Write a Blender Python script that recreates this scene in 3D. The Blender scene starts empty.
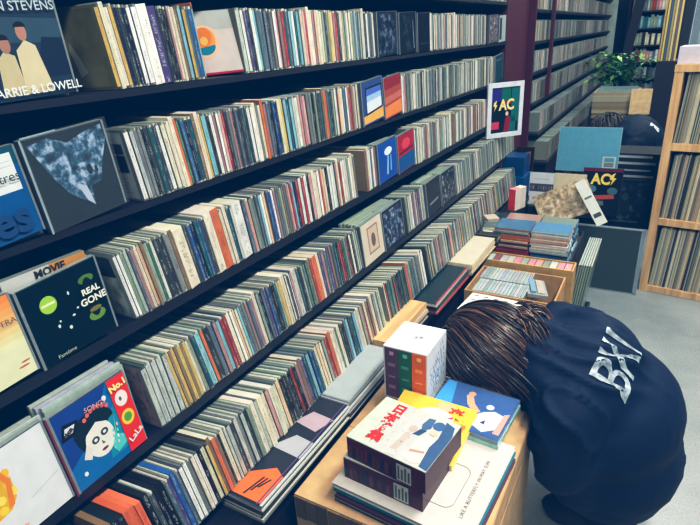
import bpy, bmesh, math, random
from mathutils import Vector, Matrix, Euler, noise
from mathutils.bvhtree import BVHTree
random.seed(7)
R = math.radians
SC = bpy.context.scene
COL = SC.collection

# ------------------------------------------------------------------ materials
def lin(c):
    return tuple(((v/12.92) if v <= .04045 else ((v+.055)/1.055)**2.4) for v in c[:3]) + (1,)
def newmat(name):
    m = bpy.data.materials.new(name); m.use_nodes = True
    nt = m.node_tree; b = nt.nodes['Principled BSDF']
    return m, nt, b
def paint(name, rough=.5, coat=0, var=.06, scale=40, bump=0, spec=.5):
    """colour from the mesh's own colour attribute, broken up by a little noise"""
    m, nt, b = newmat(name)
    a = nt.nodes.new('ShaderNodeAttribute'); a.attribute_name = 'Col'
    n = nt.nodes.new('ShaderNodeTexNoise'); n.inputs['Scale'].default_value = scale; n.inputs['Detail'].default_value = 4
    tc = nt.nodes.new('ShaderNodeTexCoord'); nt.links.new(tc.outputs['Object'], n.inputs['Vector'])
    mr = nt.nodes.new('ShaderNodeMapRange'); mr.inputs['From Min'].default_value = .3; mr.inputs['From Max'].default_value = .7
    mr.inputs['To Min'].default_value = 1-var; mr.inputs['To Max'].default_value = 1+var
    nt.links.new(n.outputs['Fac'], mr.inputs['Value'])
    mx = nt.nodes.new('ShaderNodeVectorMath'); mx.operation = 'SCALE'
    nt.links.new(a.outputs['Color'], mx.inputs[0]); nt.links.new(mr.outputs['Result'], mx.inputs['Scale'])
    nt.links.new(mx.outputs['Vector'], b.inputs['Base Color'])
    b.inputs['Roughness'].default_value = rough; b.inputs['Coat Weight'].default_value = coat
    b.inputs['Coat Roughness'].default_value = .12; b.inputs['Specular IOR Level'].default_value = spec
    if bump:
        bp = nt.nodes.new('ShaderNodeBump'); bp.inputs['Strength'].default_value = bump; bp.inputs['Distance'].default_value = .002
        nt.links.new(n.outputs['Fac'], bp.inputs['Height']); nt.links.new(bp.outputs['Normal'], b.inputs['Normal'])
    return m
PAPER = paint('printed_paper', .55)
GLOSS = paint('glossy_print', .35, .12, var=.05, spec=.22)
PLAST = paint('clear_plastic_case', .28, .35, var=.12, scale=90)
MATTE = paint('matte_paint', .75, var=.12, scale=25)
CARD = paint('cardboard', .85, var=.14, scale=30, bump=.2)
DARKP = paint('dark_matte_print', .5, 0, var=.05, spec=.08)
FAB = paint('cloth', .72, var=.16, scale=160, bump=.3, spec=.22)
SKIN = paint('skin', .5, var=.05)
LEAF = paint('leaf', .5, var=.25, scale=60)

def spine_mat():
    m, nt, b = newmat('spine_print')
    L = nt.links.new; N = nt.nodes.new
    a = N('ShaderNodeAttribute'); a.attribute_name = 'Col'
    k = N('ShaderNodeAttribute'); k.attribute_name = 'Ink'
    uv = N('ShaderNodeUVMap'); uv.uv_map = 'UVMap'
    mp = N('ShaderNodeVectorMath'); mp.operation = 'MULTIPLY'; mp.inputs[1].default_value = (3.6, 75, 1)
    L(uv.outputs['UV'], mp.inputs[0])
    n = N('ShaderNodeTexNoise'); n.inputs['Scale'].default_value = 1; n.inputs['Detail'].default_value = 2
    L(mp.outputs[0], n.inputs['Vector'])
    g = N('ShaderNodeMath'); g.operation = 'GREATER_THAN'; g.inputs[1].default_value = .53; L(n.outputs['Fac'], g.inputs[0])
    sx = N('ShaderNodeSeparateXYZ'); L(uv.outputs['UV'], sx.inputs[0])
    fr = N('ShaderNodeMath'); fr.operation = 'FRACT'; L(sx.outputs['X'], fr.inputs[0])
    def band(src, lo, hi):
        p = N('ShaderNodeMath'); p.operation = 'GREATER_THAN'; p.inputs[1].default_value = lo; L(src, p.inputs[0])
        q = N('ShaderNodeMath'); q.operation = 'LESS_THAN'; q.inputs[1].default_value = hi; L(src, q.inputs[0])
        r = N('ShaderNodeMath'); r.operation = 'MULTIPLY'; L(p.outputs[0], r.inputs[0]); L(q.outputs[0], r.inputs[1]); return r.outputs[0]
    m1 = N('ShaderNodeMath'); m1.operation = 'MULTIPLY'; L(band(fr.outputs[0], .27, .73), m1.inputs[0]); L(g.outputs[0], m1.inputs[1])
    # long, slow noise leaves blank stretches between title and catalogue number
    mp2 = N('ShaderNodeVectorMath'); mp2.operation = 'MULTIPLY'; mp2.inputs[1].default_value = (.9, 5, 1); L(uv.outputs['UV'], mp2.inputs[0])
    n2 = N('ShaderNodeTexNoise'); n2.inputs['Scale'].default_value = 1; L(mp2.outputs[0], n2.inputs['Vector'])
    g2 = N('ShaderNodeMath'); g2.operation = 'GREATER_THAN'; g2.inputs[1].default_value = .5; L(n2.outputs['Fac'], g2.inputs[0])
    m2 = N('ShaderNodeMath'); m2.operation = 'MULTIPLY'; L(m1.outputs[0], m2.inputs[0]); L(g2.outputs[0], m2.inputs[1])
    m3 = N('ShaderNodeMath'); m3.operation = 'MULTIPLY'; m3.inputs[1].default_value = .55; L(m2.outputs[0], m3.inputs[0])
    # a soft wash of tone along the spine
    mp3 = N('ShaderNodeVectorMath'); mp3.operation = 'MULTIPLY'; mp3.inputs[1].default_value = (1.7, 3.2, 1); L(uv.outputs['UV'], mp3.inputs[0])
    n3 = N('ShaderNodeTexNoise'); n3.inputs['Scale'].default_value = 1; n3.inputs['Detail'].default_value = 3; L(mp3.outputs[0], n3.inputs['Vector'])
    mr = N('ShaderNodeMapRange'); mr.inputs['From Min'].default_value = .35; mr.inputs['From Max'].default_value = .65
    mr.inputs['To Min'].default_value = .8; mr.inputs['To Max'].default_value = 1.1; L(n3.outputs['Fac'], mr.inputs['Value'])
    sc = N('ShaderNodeVectorMath'); sc.operation = 'SCALE'; L(a.outputs['Color'], sc.inputs[0]); L(mr.outputs[0], sc.inputs['Scale'])
    mx = N('ShaderNodeMix'); mx.data_type = 'RGBA'; L(m3.outputs[0], mx.inputs['Factor'])
    L(sc.outputs[0], mx.inputs[6]); L(k.outputs['Color'], mx.inputs[7])
    L(mx.outputs[2], b.inputs['Base Color'])
    b.inputs['Roughness'].default_value = .38; b.inputs['Coat Weight'].default_value = .35; b.inputs['Coat Roughness'].default_value = .1
    return m
SPINE = spine_mat()

def art_mat(name, c1, c2, c3, scale=9, seed=0, thr=.5, rough=.3, detail=5):
    """a blotchy printed picture in three tones"""
    m, nt, b = newmat(name); L = nt.links.new; N = nt.nodes.new
    tc = N('ShaderNodeTexCoord'); mp = N('ShaderNodeMapping'); mp.inputs['Location'].default_value = (seed*3.1, seed*1.7, seed)
    L(tc.outputs['Object'], mp.inputs[0])
    n = N('ShaderNodeTexNoise'); n.inputs['Scale'].default_value = scale*7; n.inputs['Detail'].default_value = detail; n.inputs['Roughness'].default_value = .6
    L(mp.outputs[0], n.inputs['Vector'])
    cr = N('ShaderNodeValToRGB'); e = cr.color_ramp.elements
    e[0].position = thr-.1; e[0].color = lin(c1); e[1].position = thr+.16; e[1].color = lin(c3)
    x = cr.color_ramp.elements.new(thr+.03); x.color = lin(c2)
    L(n.outputs['Fac'], cr.inputs[0]); L(cr.outputs[0], b.inputs['Base Color'])
    b.inputs['Roughness'].default_value = rough; b.inputs['Specular IOR Level'].default_value = .3; b.inputs['Coat Weight'].default_value = .1; b.inputs['Coat Roughness'].default_value = .1
    return m
def wood_mat(sc=(30, 30, 2.5)):
    m, nt, b = newmat('pine_wood'); L = nt.links.new; N = nt.nodes.new
    tc = N('ShaderNodeTexCoord'); mp = N('ShaderNodeMapping'); mp.inputs['Scale'].default_value = sc; L(tc.outputs['Object'], mp.inputs[0])
    n = N('ShaderNodeTexNoise'); n.inputs['Scale'].default_value = 1.5; n.inputs['Detail'].default_value = 6; L(mp.outputs[0], n.inputs['Vector'])
    cr = N('ShaderNodeValToRGB'); cr.color_ramp.elements[0].position = .35; cr.color_ramp.elements[0].color = lin((.76, .60, .42)); cr.color_ramp.elements[1].position = .65; cr.color_ramp.elements[1].color = lin((.89, .75, .55))
    L(n.outputs['Fac'], cr.inputs[0]); L(cr.outputs[0], b.inputs['Base Color']); b.inputs['Roughness'].default_value = .5
    return m
WOOD = wood_mat()
def floor_mat():
    m, nt, b = newmat('worn_grey_floor'); L = nt.links.new; N = nt.nodes.new
    tc = N('ShaderNodeTexCoord')
    n = N('ShaderNodeTexNoise'); n.inputs['Scale'].default_value = 2.2; n.inputs['Detail'].default_value = 9; n.inputs['Roughness'].default_value = .65; L(tc.outputs['Object'], n.inputs['Vector'])
    cr = N('ShaderNodeValToRGB'); cr.color_ramp.elements[0].position = .3; cr.color_ramp.elements[0].color = lin((.50, .53, .54)); cr.color_ramp.elements[1].position = .72; cr.color_ramp.elements[1].color = lin((.64, .66, .67))
    L(n.outputs['Fac'], cr.inputs[0])
    n2 = N('ShaderNodeTexNoise'); n2.inputs['Scale'].default_value = 160; n2.inputs['Detail'].default_value = 2; L(tc.outputs['Object'], n2.inputs['Vector'])
    mx = N('ShaderNodeMix'); mx.data_type = 'RGBA'; mx.blend_type = 'OVERLAY'; mx.inputs['Factor'].default_value = .35
    L(cr.outputs[0], mx.inputs[6]); L(n2.outputs['Fac'], mx.inputs[7]); L(mx.outputs[2], b.inputs['Base Color'])
    b.inputs['Roughness'].default_value = .42
    return m
def plain(name, c, rough=.6, metal=0, noisy=.08, scale=12, emit=0):
    m, nt, b = newmat(name); L = nt.links.new; N = nt.nodes.new
    tc = N('ShaderNodeTexCoord'); n = N('ShaderNodeTexNoise'); n.inputs['Scale'].default_value = scale; n.inputs['Detail'].default_value = 5; L(tc.outputs['Object'], n.inputs['Vector'])
    cr = N('ShaderNodeValToRGB'); cr.color_ramp.elements[0].position = .3; cr.color_ramp.elements[1].position = .7
    cr.color_ramp.elements[0].color = lin([max(0, v*(1-noisy)) for v in c]); cr.color_ramp.elements[1].color = lin([min(1, v*(1+noisy)) for v in c])
    L(n.outputs['Fac'], cr.inputs[0]); L(cr.outputs[0], b.inputs['Base Color'])
    b.inputs['Roughness'].default_value = rough; b.inputs['Metallic'].default_value = metal
    if emit: b.inputs['Emission Color'].default_value = lin(c); b.inputs['Emission Strength'].default_value = emit
    return m
BLACK = plain('black_laminate', (.045, .055, .12), .5)
BACKP = plain('dark_back_panel', (.05, .06, .11), .7)
WINE = plain('wine_red_paint', (.30, .06, .14), .5)
WALLM = plain('grey_white_wall', (.72, .76, .76), .8)
CEILM = plain('ceiling_paint', (.75, .77, .78), .85)
STEEL = plain('brushed_metal', (.6, .62, .63), .3, 1)
def clear_mat():
    m, nt, b = newmat('clear_sleeve_film')
    b.inputs['Base Color'].default_value = (.9, .95, .97, 1); b.inputs['Roughness'].default_value = .2; b.inputs['Specular IOR Level'].default_value = .3; b.inputs['Alpha'].default_value = .02
    n = nt.nodes.new('ShaderNodeTexNoise'); n.inputs['Scale'].default_value = 18; bp = nt.nodes.new('ShaderNodeBump'); bp.inputs['Strength'].default_value = .5; bp.inputs['Distance'].default_value = .004
    nt.links.new(n.outputs['Fac'], bp.inputs['Height']); nt.links.new(bp.outputs['Normal'], b.inputs['Normal'])
    return m
FILM = clear_mat()

# ------------------------------------------------------------------ mesh helpers
PAL = dict(W=(.90,.91,.90), C=(.86,.83,.74), G=(.50,.52,.52), L=(.74,.77,.75), D=(.21,.24,.28), K=(.06,.07,.11), B=(.16,.36,.62),
           N=(.08,.13,.28), T=(.10,.36,.42), A=(.52,.72,.80), R=(.68,.18,.19), O=(.86,.44,.25), Y=(.83,.70,.36), P=(.84,.62,.62),
           U=(.36,.29,.50), M=(.56,.44,.32), E=(.22,.45,.33), S=(.58,.64,.57), Q=(.36,.43,.50), H=(.66,.48,.50), Z=(.90,.74,.62))
CNAME = dict(W='white', C='cream', G='grey', L='light grey', D='charcoal', K='black', B='blue', N='navy', T='teal', A='pale blue', R='red',
             O='orange', Y='mustard yellow', P='pink', U='purple', M='brown', E='green', S='sage green', Q='slate blue', H='mauve', Z='peach')
def jit(c, a=.04):
    d = random.uniform(-a, a); return tuple(min(1, max(0, v+d+random.uniform(-a/2, a/2))) for v in c)
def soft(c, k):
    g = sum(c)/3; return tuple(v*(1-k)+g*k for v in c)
class MB:
    def __init__(s): s.v = []; s.f = []; s.c = []; s.k = []; s.uv = []
    def face(s, pts, col, ink=None, uv=None):
        i = len(s.v); s.v += [Vector(p) for p in pts]; s.f.append(tuple(range(i, i+len(pts)))); s.c.append(col); s.k.append(ink or (0, 0, 0))
        s.uv.append(uv or [(0, 0)]*len(pts))
    def box(s, a, b, col, M=None, top=None, front=None, side=None, ink=None, sid=0, skip='', shape=None):
        """front = +X face; top = +Z; side = -Y face"""
        (x0, y0, z0), (x1, y1, z1) = a, b
        P = [Vector(p) for p in ((x0,y0,z0),(x1,y0,z0),(x1,y1,z0),(x0,y1,z0),(x0,y0,z1),(x1,y0,z1),(x1,y1,z1),(x0,y1,z1))]
        if M: P = [M @ p for p in P]
        F = dict(b=(3,2,1,0), t=(4,5,6,7), l=(0,1,5,4), r=(2,3,7,6), f=(1,2,6,5), k=(3,0,4,7))
        for k, q in F.items():
            if k in skip: continue
            c = col
            if k == 't' and top: c = top
            if k == 'f' and front: c = front
            if k == 'l' and side: c = side
            uv = None
            if k == 'f': uv = [(sid+.001, 0), (sid+.999, 0), (sid+.999, 1), (sid+.001, 1)]
            s.face([P[i] for i in q], c, ink, uv)
    def poly(s, pts, col, M): s.face([M @ Vector(p) for p in pts], col)
    def tube(s, pts, r, col, n=8, cap=True):
        rs = r if isinstance(r, (list, tuple)) else [r]*len(pts)
        rings = []
        for i, p in enumerate(pts):
            p = Vector(p); d = (Vector(pts[min(i+1, len(pts)-1)])-Vector(pts[max(i-1, 0)])).normalized()
            u = d.cross(Vector((0, 0, 1)) if abs(d.z) < .9 else Vector((1, 0, 0))).normalized(); w = d.cross(u)
            rings.append([p+u*math.cos(2*math.pi*j/n)*rs[i]+w*math.sin(2*math.pi*j/n)*rs[i] for j in range(n)])
        base = len(s.v)
        for rg in rings: s.v += rg
        for i in range(len(pts)-1):
            for j in range(n):
                a = base+i*n+j; b = base+i*n+(j+1) % n
                s.f.append((a, a+n, b+n, b)); s.c.append(col); s.k.append((0,0,0)); s.uv.append([(0,0)]*4)
        if cap:
            for q in (list(range(base, base+n)), list(range(base+(len(pts)-1)*n, base+len(pts)*n))[::-1]):
                s.f.append(tuple(q)); s.c.append(col); s.k.append((0,0,0)); s.uv.append([(0,0)]*n)
    def build(s, name, mat, parent=None, loc=None, rot=None, M=None, smooth=False, bevel=0):
        me = bpy.data.meshes.new(name); me.from_pydata(s.v, [], s.f)
        ca = me.color_attributes.new('Col', 'FLOAT_COLOR', 'CORNER'); ka = me.color_attributes.new('Ink', 'FLOAT_COLOR', 'CORNER')
        uv = me.uv_layers.new(name='UVMap'); i = 0
        cols = []; inks = []; uvs = []
        for f, c, k, u in zip(s.f, s.c, s.k, s.uv):
            lc = lin(c); lk = lin(k)
            for j in range(len(f)): cols += lc; inks += lk; uvs += u[j]
        ca.data.foreach_set('color', cols); ka.data.foreach_set('color', inks); uv.data.foreach_set('uv', uvs)
        me.materials.append(mat)
        if smooth: me.polygons.foreach_set('use_smooth', [True]*len(me.polygons))
        me.update()
        o = bpy.data.objects.new(name, me); COL.objects.link(o)
        if parent: o.parent = parent
        if M is not None: o.matrix_local = M
        if loc is not None: o.location = loc
        if rot is not None: o.rotation_euler = rot
        if bevel:
            bv = o.modifiers.new('bevel', 'BEVEL'); bv.width = bevel; bv.segments = 2; bv.limit_method = 'ANGLE'
        return o
def tag(o, label, cat, group=None, kind=None):
    if label: o['label'] = label
    if cat: o['category'] = cat
    if group: o['group'] = group
    if kind: o['kind'] = kind
    return o
def empty(name, label, cat, loc=(0,0,0), rz=0, group=None, M=None):
    o = bpy.data.objects.new(name, None); COL.objects.link(o); o.empty_display_size = .05
    if M is not None: o.matrix_world = M
    else: o.location = loc; o.rotation_euler = (0, 0, rz)
    return tag(o, label, cat, group)
def struct(o): o['kind'] = 'structure'; return o
def text_mesh(name, body, size, M, col, parent, mat=PAPER, align='CENTER', sx=1, ext=0, bold=0, spacing=1, subdiv=0, link=True):
    cu = bpy.data.curves.new('t', 'FONT'); cu.body = body; cu.size = size; cu.align_x = align; cu.align_y = 'CENTER'; cu.offset = bold; cu.space_character = spacing
    cu.extrude = ext; cu.resolution_u = 3
    t = bpy.data.objects.new('t', cu); COL.objects.link(t)
    dg = bpy.context.evaluated_depsgraph_get(); me = bpy.data.meshes.new_from_object(t.evaluated_get(dg))
    COL.objects.unlink(t); bpy.data.objects.remove(t)
    me.name = name
    me.transform(Matrix.Diagonal((sx, 1, 1, 1)))
    me.materials.clear(); me.materials.append(mat)
    ca = me.color_attributes.new('Col', 'FLOAT_COLOR', 'CORNER'); ca.data.foreach_set('color', list(lin(col))*len(me.loops))
    o = bpy.data.objects.new(name, me)
    if link:
        COL.objects.link(o)
        if parent: o.parent = parent
        o.matrix_local = M
    return o
def face_M(x, a, b, rot=0):
    """text frame on a +X face: reading along +Y, up +Z, at local (x, a, b)"""
    return Matrix.Translation((x, a, b)) @ Matrix(((0,0,1,0),(1,0,0,0),(0,1,0,0),(0,0,0,1))) @ Matrix.Rotation(rot, 4, 'Z')
def flat_M(a, b, z, rot=0): return Matrix.Translation((a, b, z)) @ Matrix.Rotation(rot, 4, 'Z')
def circ(cx, cy, rx, ry, n=20, a0=0, a1=360): return [(cx+rx*math.cos(R(a0+(a1-a0)*i/n)), cy+ry*math.sin(R(a0+(a1-a0)*i/n))) for i in range(n if a1-a0 == 360 else n+1)]
ORD = ['first','second','third','fourth','fifth','sixth','seventh','eighth','ninth','tenth','eleventh','twelfth','thirteenth','fourteenth','fifteenth','sixteenth','seventeenth','eighteenth','nineteenth']
def ordw(n):
    if n <= 19: return ORD[n-1]
    T = {2:'twenty',3:'thirty',4:'forty',5:'fifty',6:'sixty',7:'seventy',8:'eighty',9:'ninety'}; TT = {2:'twentieth',3:'thirtieth',4:'fortieth',5:'fiftieth',6:'sixtieth',7:'seventieth',8:'eightieth',9:'ninetieth'}
    if n >= 100: return 'hundred and '+ordw(n-100) if n > 100 else 'hundredth'
    return TT[n//10] if n % 10 == 0 else T[n//10]+'-'+ORD[n % 10-1]

# ------------------------------------------------------------------ camera
vx = Vector((0.86911917, 0.14293206, -0.47350005)); vy = Vector((0.49114731, -0.36237088, 0.79212478)); vz = Vector((-0.0583626, -0.9210091, -0.38514418))
cam = bpy.data.cameras.new('camera'); cam.lens = 529/700*36; cam.sensor_width = 36; cam.clip_start = .02; cam.clip_end = 60
co = bpy.data.objects.new('camera', cam); COL.objects.link(co)
right = Vector((vx.x, vy.x, vz.x)); up = -Vector((vx.y, vy.y, vz.y)); back = -Vector((vx.z, vy.z, vz.z))
Mc = Matrix((right, up, back)).transposed().to_4x4(); Mc.translation = (0, 0, 1.25)
co.matrix_world = Mc; SC.camera = co

# ------------------------------------------------------------------ room
def slab(name, a, b, mat):
    m = MB(); m.box(a, b, (.5, .5, .5)); return struct(m.build(name, mat))
slab('floor', (-1.4, -2.4, -.1), (3, 10.4, 0), floor_mat())
slab('ceiling', (-1.4, -2.4, 2.75), (3, 10.4, 2.85), CEILM)
slab('wall_left', (-1.4, -2.4, 0), (-1.25, 10.4, 2.75), WALLM)
DIMW = plain('dim_shelved_wall', (.17, .19, .24), .9)
slab('wall_right', (2.9, -2.4, 0), (3.0, 10.4, 2.75), DIMW)
slab('wall_back', (-1.25, 10.2, 0), (2.9, 10.4, 2.75), plain('back_wall_paint', (.30, .35, .42), .8))
slab('wall_front', (-1.25, -2.4, 0), (2.9, -2.2, 2.75), DIMW)
for i, (x, y) in enumerate([(.55, -.9), (.55, .7), (.55, 2.3), (.55, 3.9), (.55, 5.5), (.55, 7.4)]):
    L = bpy.data.lights.new('ceiling_light', 'AREA'); L.shape = 'RECTANGLE'; L.size = .28; L.size_y = 1.25; L.energy = (34, 54, 50, 38, 36, 36)[i]; L.color = (1, .97, .92)
    o = bpy.data.objects.new('lamp', L); COL.objects.link(o); o.location = (x, y, 2.66)
    t = empty('ceiling_light', 'long white ceiling light above the aisle, %s from the near end' % ORD[i], 'light', (x, y, 2.75), group='ceiling lights')
    m = MB(); m.box((-.16, -.65, -.06), (.16, .65, 0), (.85, .86, .87)); m.build('housing', MATTE, t, bevel=.005)
    m = MB(); m.box((-.13, -.6, -.072), (.13, .6, -.0605), (.95, .95, .95)); m.build('diffuser', plain('diffuser', (1, 1, 1), .5, emit=2.5), t)
W = bpy.data.worlds.new('world'); SC.world = W; W.use_nodes = True
W.node_tree.nodes['Background'].inputs[0].default_value = (.22, .40, .75, 1); W.node_tree.nodes['Background'].inputs[1].default_value = .3

# ------------------------------------------------------------------ shelf rack
ROW = {0: (-.77, 1.386, 0), 1: (-.77, 1.200, 0), 2: (-.76, 1.014, 0), 3: (-.73, .834, 1), 4: (-.68, .648, 5), 5: (-.60, .488, 8)}   # front bottom edge x, z, backward tilt in degrees
CH = .125; CD_D = .142
rack = empty('disc_shelf', 'long black wall rack full of CDs along the left side of the aisle', 'shelf', (-.95, 1.3, 0))
def rboard(par, r, y0, y1, ox, oy):
    x, z, t = ROW[r]; x0 = -1.14; dz = math.tan(R(t))*(x-x0)
    m = MB()
    m.face([(x-.004-ox, y0-oy, z-.001), (x-.004-ox, y1-oy, z-.001), (x0-ox, y1-oy, z-.001-dz), (x0-ox, y0-oy, z-.001-dz)], (0,0,0))
    m.face([(x0-ox, y0-oy, z-.012-dz), (x0-ox, y1-oy, z-.012-dz), (x-.004-ox, y1-oy, z-.012), (x-.004-ox, y0-oy, z-.012)], (0,0,0))
    for (a, b) in ((y0, y1),):
        m.face([(x-.004-ox, a-oy, z-.012), (x-.004-ox, b-oy, z-.012), (x-.004-ox, b-oy, z-.001), (x-.004-ox, a-oy, z-.001)], (0,0,0))
        m.face([(x-.004-ox, a-oy, z-.001), (x0-ox, a-oy, z-.001-dz), (x0-ox, a-oy, z-.012-dz), (x-.004-ox, a-oy, z-.012)], (0,0,0))
        m.face([(x0-ox, b-oy, z-.001-dz), (x-.004-ox, b-oy, z-.001), (x-.004-ox, b-oy, z-.012), (x0-ox, b-oy, z-.012-dz)], (0,0,0))
    o = m.build('shelf_board', BLACK, par)
    m = MB(); m.box((x-.0038-ox, y0-oy, z-.013-(.007 if r > 2 else 0)), (x-.001-ox, y1-oy, z-.0012), (0,0,0)); m.build('shelf_lip', BLACK, o)
for r in (0, 1, 2, 3, 4): rboard(rack, r, -.6, 3.06, -.95, 1.3)
m = MB(); m.box((-.21, -1.9, .0), (-.19, 1.76, 1.02), (0,0,0)); m.box((-.21, -1.9, 1.02), (-.19, 1.76, 2.1-.3), (0,0,0)); m.build('back_panel', BACKP, rack)
m = MB(); m.box((-.19, 1.762, 0), (.17, 1.782, 1.9), (0,0,0)); m.build('end_panel', WINE, rack)
m = MB(); m.box((-.19, -1.92, 0), (.17, -1.902, 1.9), (0,0,0)); m.build('end_panel', BLACK, rack)
# a second bay of the same rack beyond the wine red panel
rack2 = empty('disc_shelf', 'further bay of the CD wall rack beyond the wine red column', 'shelf', (-.95, 6, 0))
ROW2 = [1.552, 1.366, 1.18, .994, .808, .622, .436]
X2 = {.808: .02, .622: .07, .436: .14}
for z in ROW2:
    m = MB(); m.box((-.19, -2.35, z-.017), (.192+X2.get(z, 0), 2.3, z-.001), (0,0,0)); m.build('shelf_board', BLACK, rack2)
m = MB(); m.box((-.21, -2.35, 0), (-.19, 2.3, 1.9), (0,0,0)); m.build('back_panel', BACKP, rack2)
m = MB(); m.box((.10, -2.3, 0), (.315, 2.3, .415), (0,0,0)); m.build('base_panel', BLACK, rack2)
m = MB(); m.box((.197, -1.87, .81), (.217, -1.82, 1.9), (0,0,0)); m.build('upright', WINE, rack2)
m = MB(); m.box((-.19, 2.302, 0), (.25, 2.34, 1.9), (0,0,0)); m.build('end_panel', plain('pale_end_panel', (.62, .68, .67), .6), rack2)
m = MB(); m.box((-.19, -2.37, 0), (.2, -2.352, 1.9), (0,0,0)); m.build('end_panel', WINE, rack2)
m = MB(); m.box((-1.2, 3.1, 0), (-.79, 3.62, 2.75), (0,0,0)); o = m.build('trim_1', WINE); struct(o)

# ------------------------------------------------------------------ CDs standing on the shelves
# each run: (row, y from, y to, lean in degrees, colours in order; a number after a letter is its thickness in mm)
RUNS = [
 (1, .594, .628, 6, 'Y9C8C9Y8'), (1, .628, .653, 6, 'N9D9N9'), (1, .653, .735, 6, 'W9W13W22U20D9K7K6'), (1, .735, .800, 5, 'H9C9C9M12A14Y12Q10B16A6O4'),
 (1, .915, .99, 6, 'L12W8U9N8W9A9Q9'), (1, .99, 1.113, 4, 'QQDGWPHRTQAW'), (1, 1.113, 1.251, 4, 'TACPRCCHZCCSD'), (1, 1.251, 1.51, 4, 'SYZHRDCSSWCSQAQSLCDWQQC'),
 (1, 1.955, 2.66, 4, 'WCGSWLZLQGSLGLLSPGQ'),
 (2, .591, .632, 7, 'W12L10G9G8K5'), (2, .632, .661, 7, 'D10T9D10'), (2, .661, .725, 8, 'W11C13C12C10O8E9B10'), (2, .725, .806, 7, 'N10T12M8C10Y9A15K6W10H9'),
 (2, .806, .90, 6, 'W8P10R9D8G9H7D9Q9D9D9T9D8'), (2, .90, .974, 6, 'W11W9C9G8C9O8H10Q9'), (2, .974, 1.135, 6, 'N9B8N9C8Y9A10T10A9LWPHPG'), (2, 1.135, 1.277, 5, 'GKSDK7TMO9O8QTDSWHZ9'),
 (2, 1.277, 1.385, 5, 'ZWQQWHRMHLCG'), (2, 1.68, 1.77, 4, 'WPHGQSL'), (2, 1.77, 2.79, 4, 'CWSLQGSKLGCSGLGQSTG'),
 (3, .502, .585, 8, 'W9W8S9L9Q7H9C9Z8M7S10E8W9'), (3, .585, .63, 9, 'D11D10G12M7'), (3, .63, .655, 9, 'C25'), (3, .655, .71, 9, 'D9B9N9T8B8D9'), (3, .71, .77, 9, 'C18O20C9C8'), (3, .77, .86, 8, 'T9L8W22Q9P9S8G9'),
 (3, .86, .995, 7, 'QAWZM8B13B10WHQGSMQHPRA'), (3, .995, 1.075, 6, 'N9R9W9R8W10K7P9'), (3, 1.075, 1.30, 6, 'CCWRZCKWWLHCRWCLSWCGS'), (3, 1.352, 1.42, 4, 'MHCWA'), (3, 1.72, 2.60, 4, 'WSCSCLMWSHRPCGSGLQ'),
 (4, .465, .523, 4, 'L10L10L10L10L10'), (4, .523, .578, 6, 'Y7M6Y8M6Y9M6Y7C8'), (4, .578, .672, 8, 'S9T9A14O8D12Q11H9A9R9'), (4, .672, .745, 8, 'R10C14W9Z8C9A8QGH9'), (4, .745, .849, 7, 'QHCSNQUBDKTS'),
 (4, .849, .92, 7, 'Y11C16K5W6D6W6H9L18'), (4, .92, 1.017, 7, 'T8D8S8Q8E9M7R9O16C8'), (4, 1.017, 1.12, 6, 'UHQUMQTK8R9'), (4, 1.12, 1.215, 6, 'RTESQRDCWKGLSLG'), (4, 1.53, 1.69, 4, 'GSLLCUH'), (4, 2.02, 2.98, 4, 'GSLGCSGLQSG'),
 (5, -.05, .30, 5, 'CKGWKDM'), (5, .305, .335, 5, 'M8K8K8'), (5, .335, .366, 5, 'O10O10O10'), (5, .37, .41, 5, 'K10D9K10K10'), (5, .41, .47, 5, 'Q9U7B9Q8W10W9G9'), (5, .47, .559, 5, 'C10W9K8C12Y8M9O9M9K5C12L8'), (5, .559, .65, 5, 'L8D7L8G7L8D6S9C9L8'), (5, .65, .746, 6, 'C11C10P8C10C9Z9K8K9'),
 (5, .746, .86, 7, 'D8K8R8K7H9M8U9T9A10B8T9'), (5, .86, .97, 7, 'C9Z9C8S9R12O10C9C9E7C9'), (5, .97, 1.06, 6, 'D9K8Q8A9N8TAL'), (5, 1.06, 1.20, 6, 'CSR9CMHCGLSLG'), (5, 1.205, 1.36, 5, 'DK8C8R9K8TTETSGR'), (5, 1.36, 1.50, 5, 'R9O10GSTQQSQQGSCWW'), (5, 1.53, 2.72, 5, 'DSYGTSLGGHPRSGGSL'),
]
ANCH = {1: [(0, 'right of the two-figure cover, top shelf'), (.9, 'right of the orange swirl cover, top shelf')],
        2: [(0, 'right of the dark bird cover, second shelf'), (1.6, 'right of the window cover, second shelf')],
        3: [(0, 'right of the green-dot cover, third shelf'), (1.3, 'beside the blue cover, third shelf')],
        4: [(0, 'right of the red-banded portrait, fourth shelf'), (1.5, 'right of the dark picture, fourth shelf')],
        5: [(-1, 'from the near end of the lowest CD row')]}
RN = {1: 'top', 2: 'second', 3: 'third', 4: 'fourth', 5: 'lowest'}
FIRSTCOVER = {1: ('Y', (.55, .53, .38)), 2: ('W', (.45, .48, .52)), 3: ('W', (.62, .65, .62)), 4: ('L', (.62, .54, .54))}
def parse(s):
    out = []; i = 0
    while i < len(s):
        c = s[i]; i += 1; n = ''
        while i < len(s) and s[i].isdigit(): n += s[i]; i += 1
        out.append((c, int(n)/1000 if n else None))
    return out
def row_M(r, y, lean, dx=0, yaw=0):
    x, z, t = ROW[r]
    return Matrix.Translation((x+dx, y, z)) @ Matrix.Rotation(-R(t), 4, 'Y') @ Matrix.Rotation(yaw, 4, 'Z') @ Matrix.Rotation(R(lean), 4, 'X')
cases = []
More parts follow.
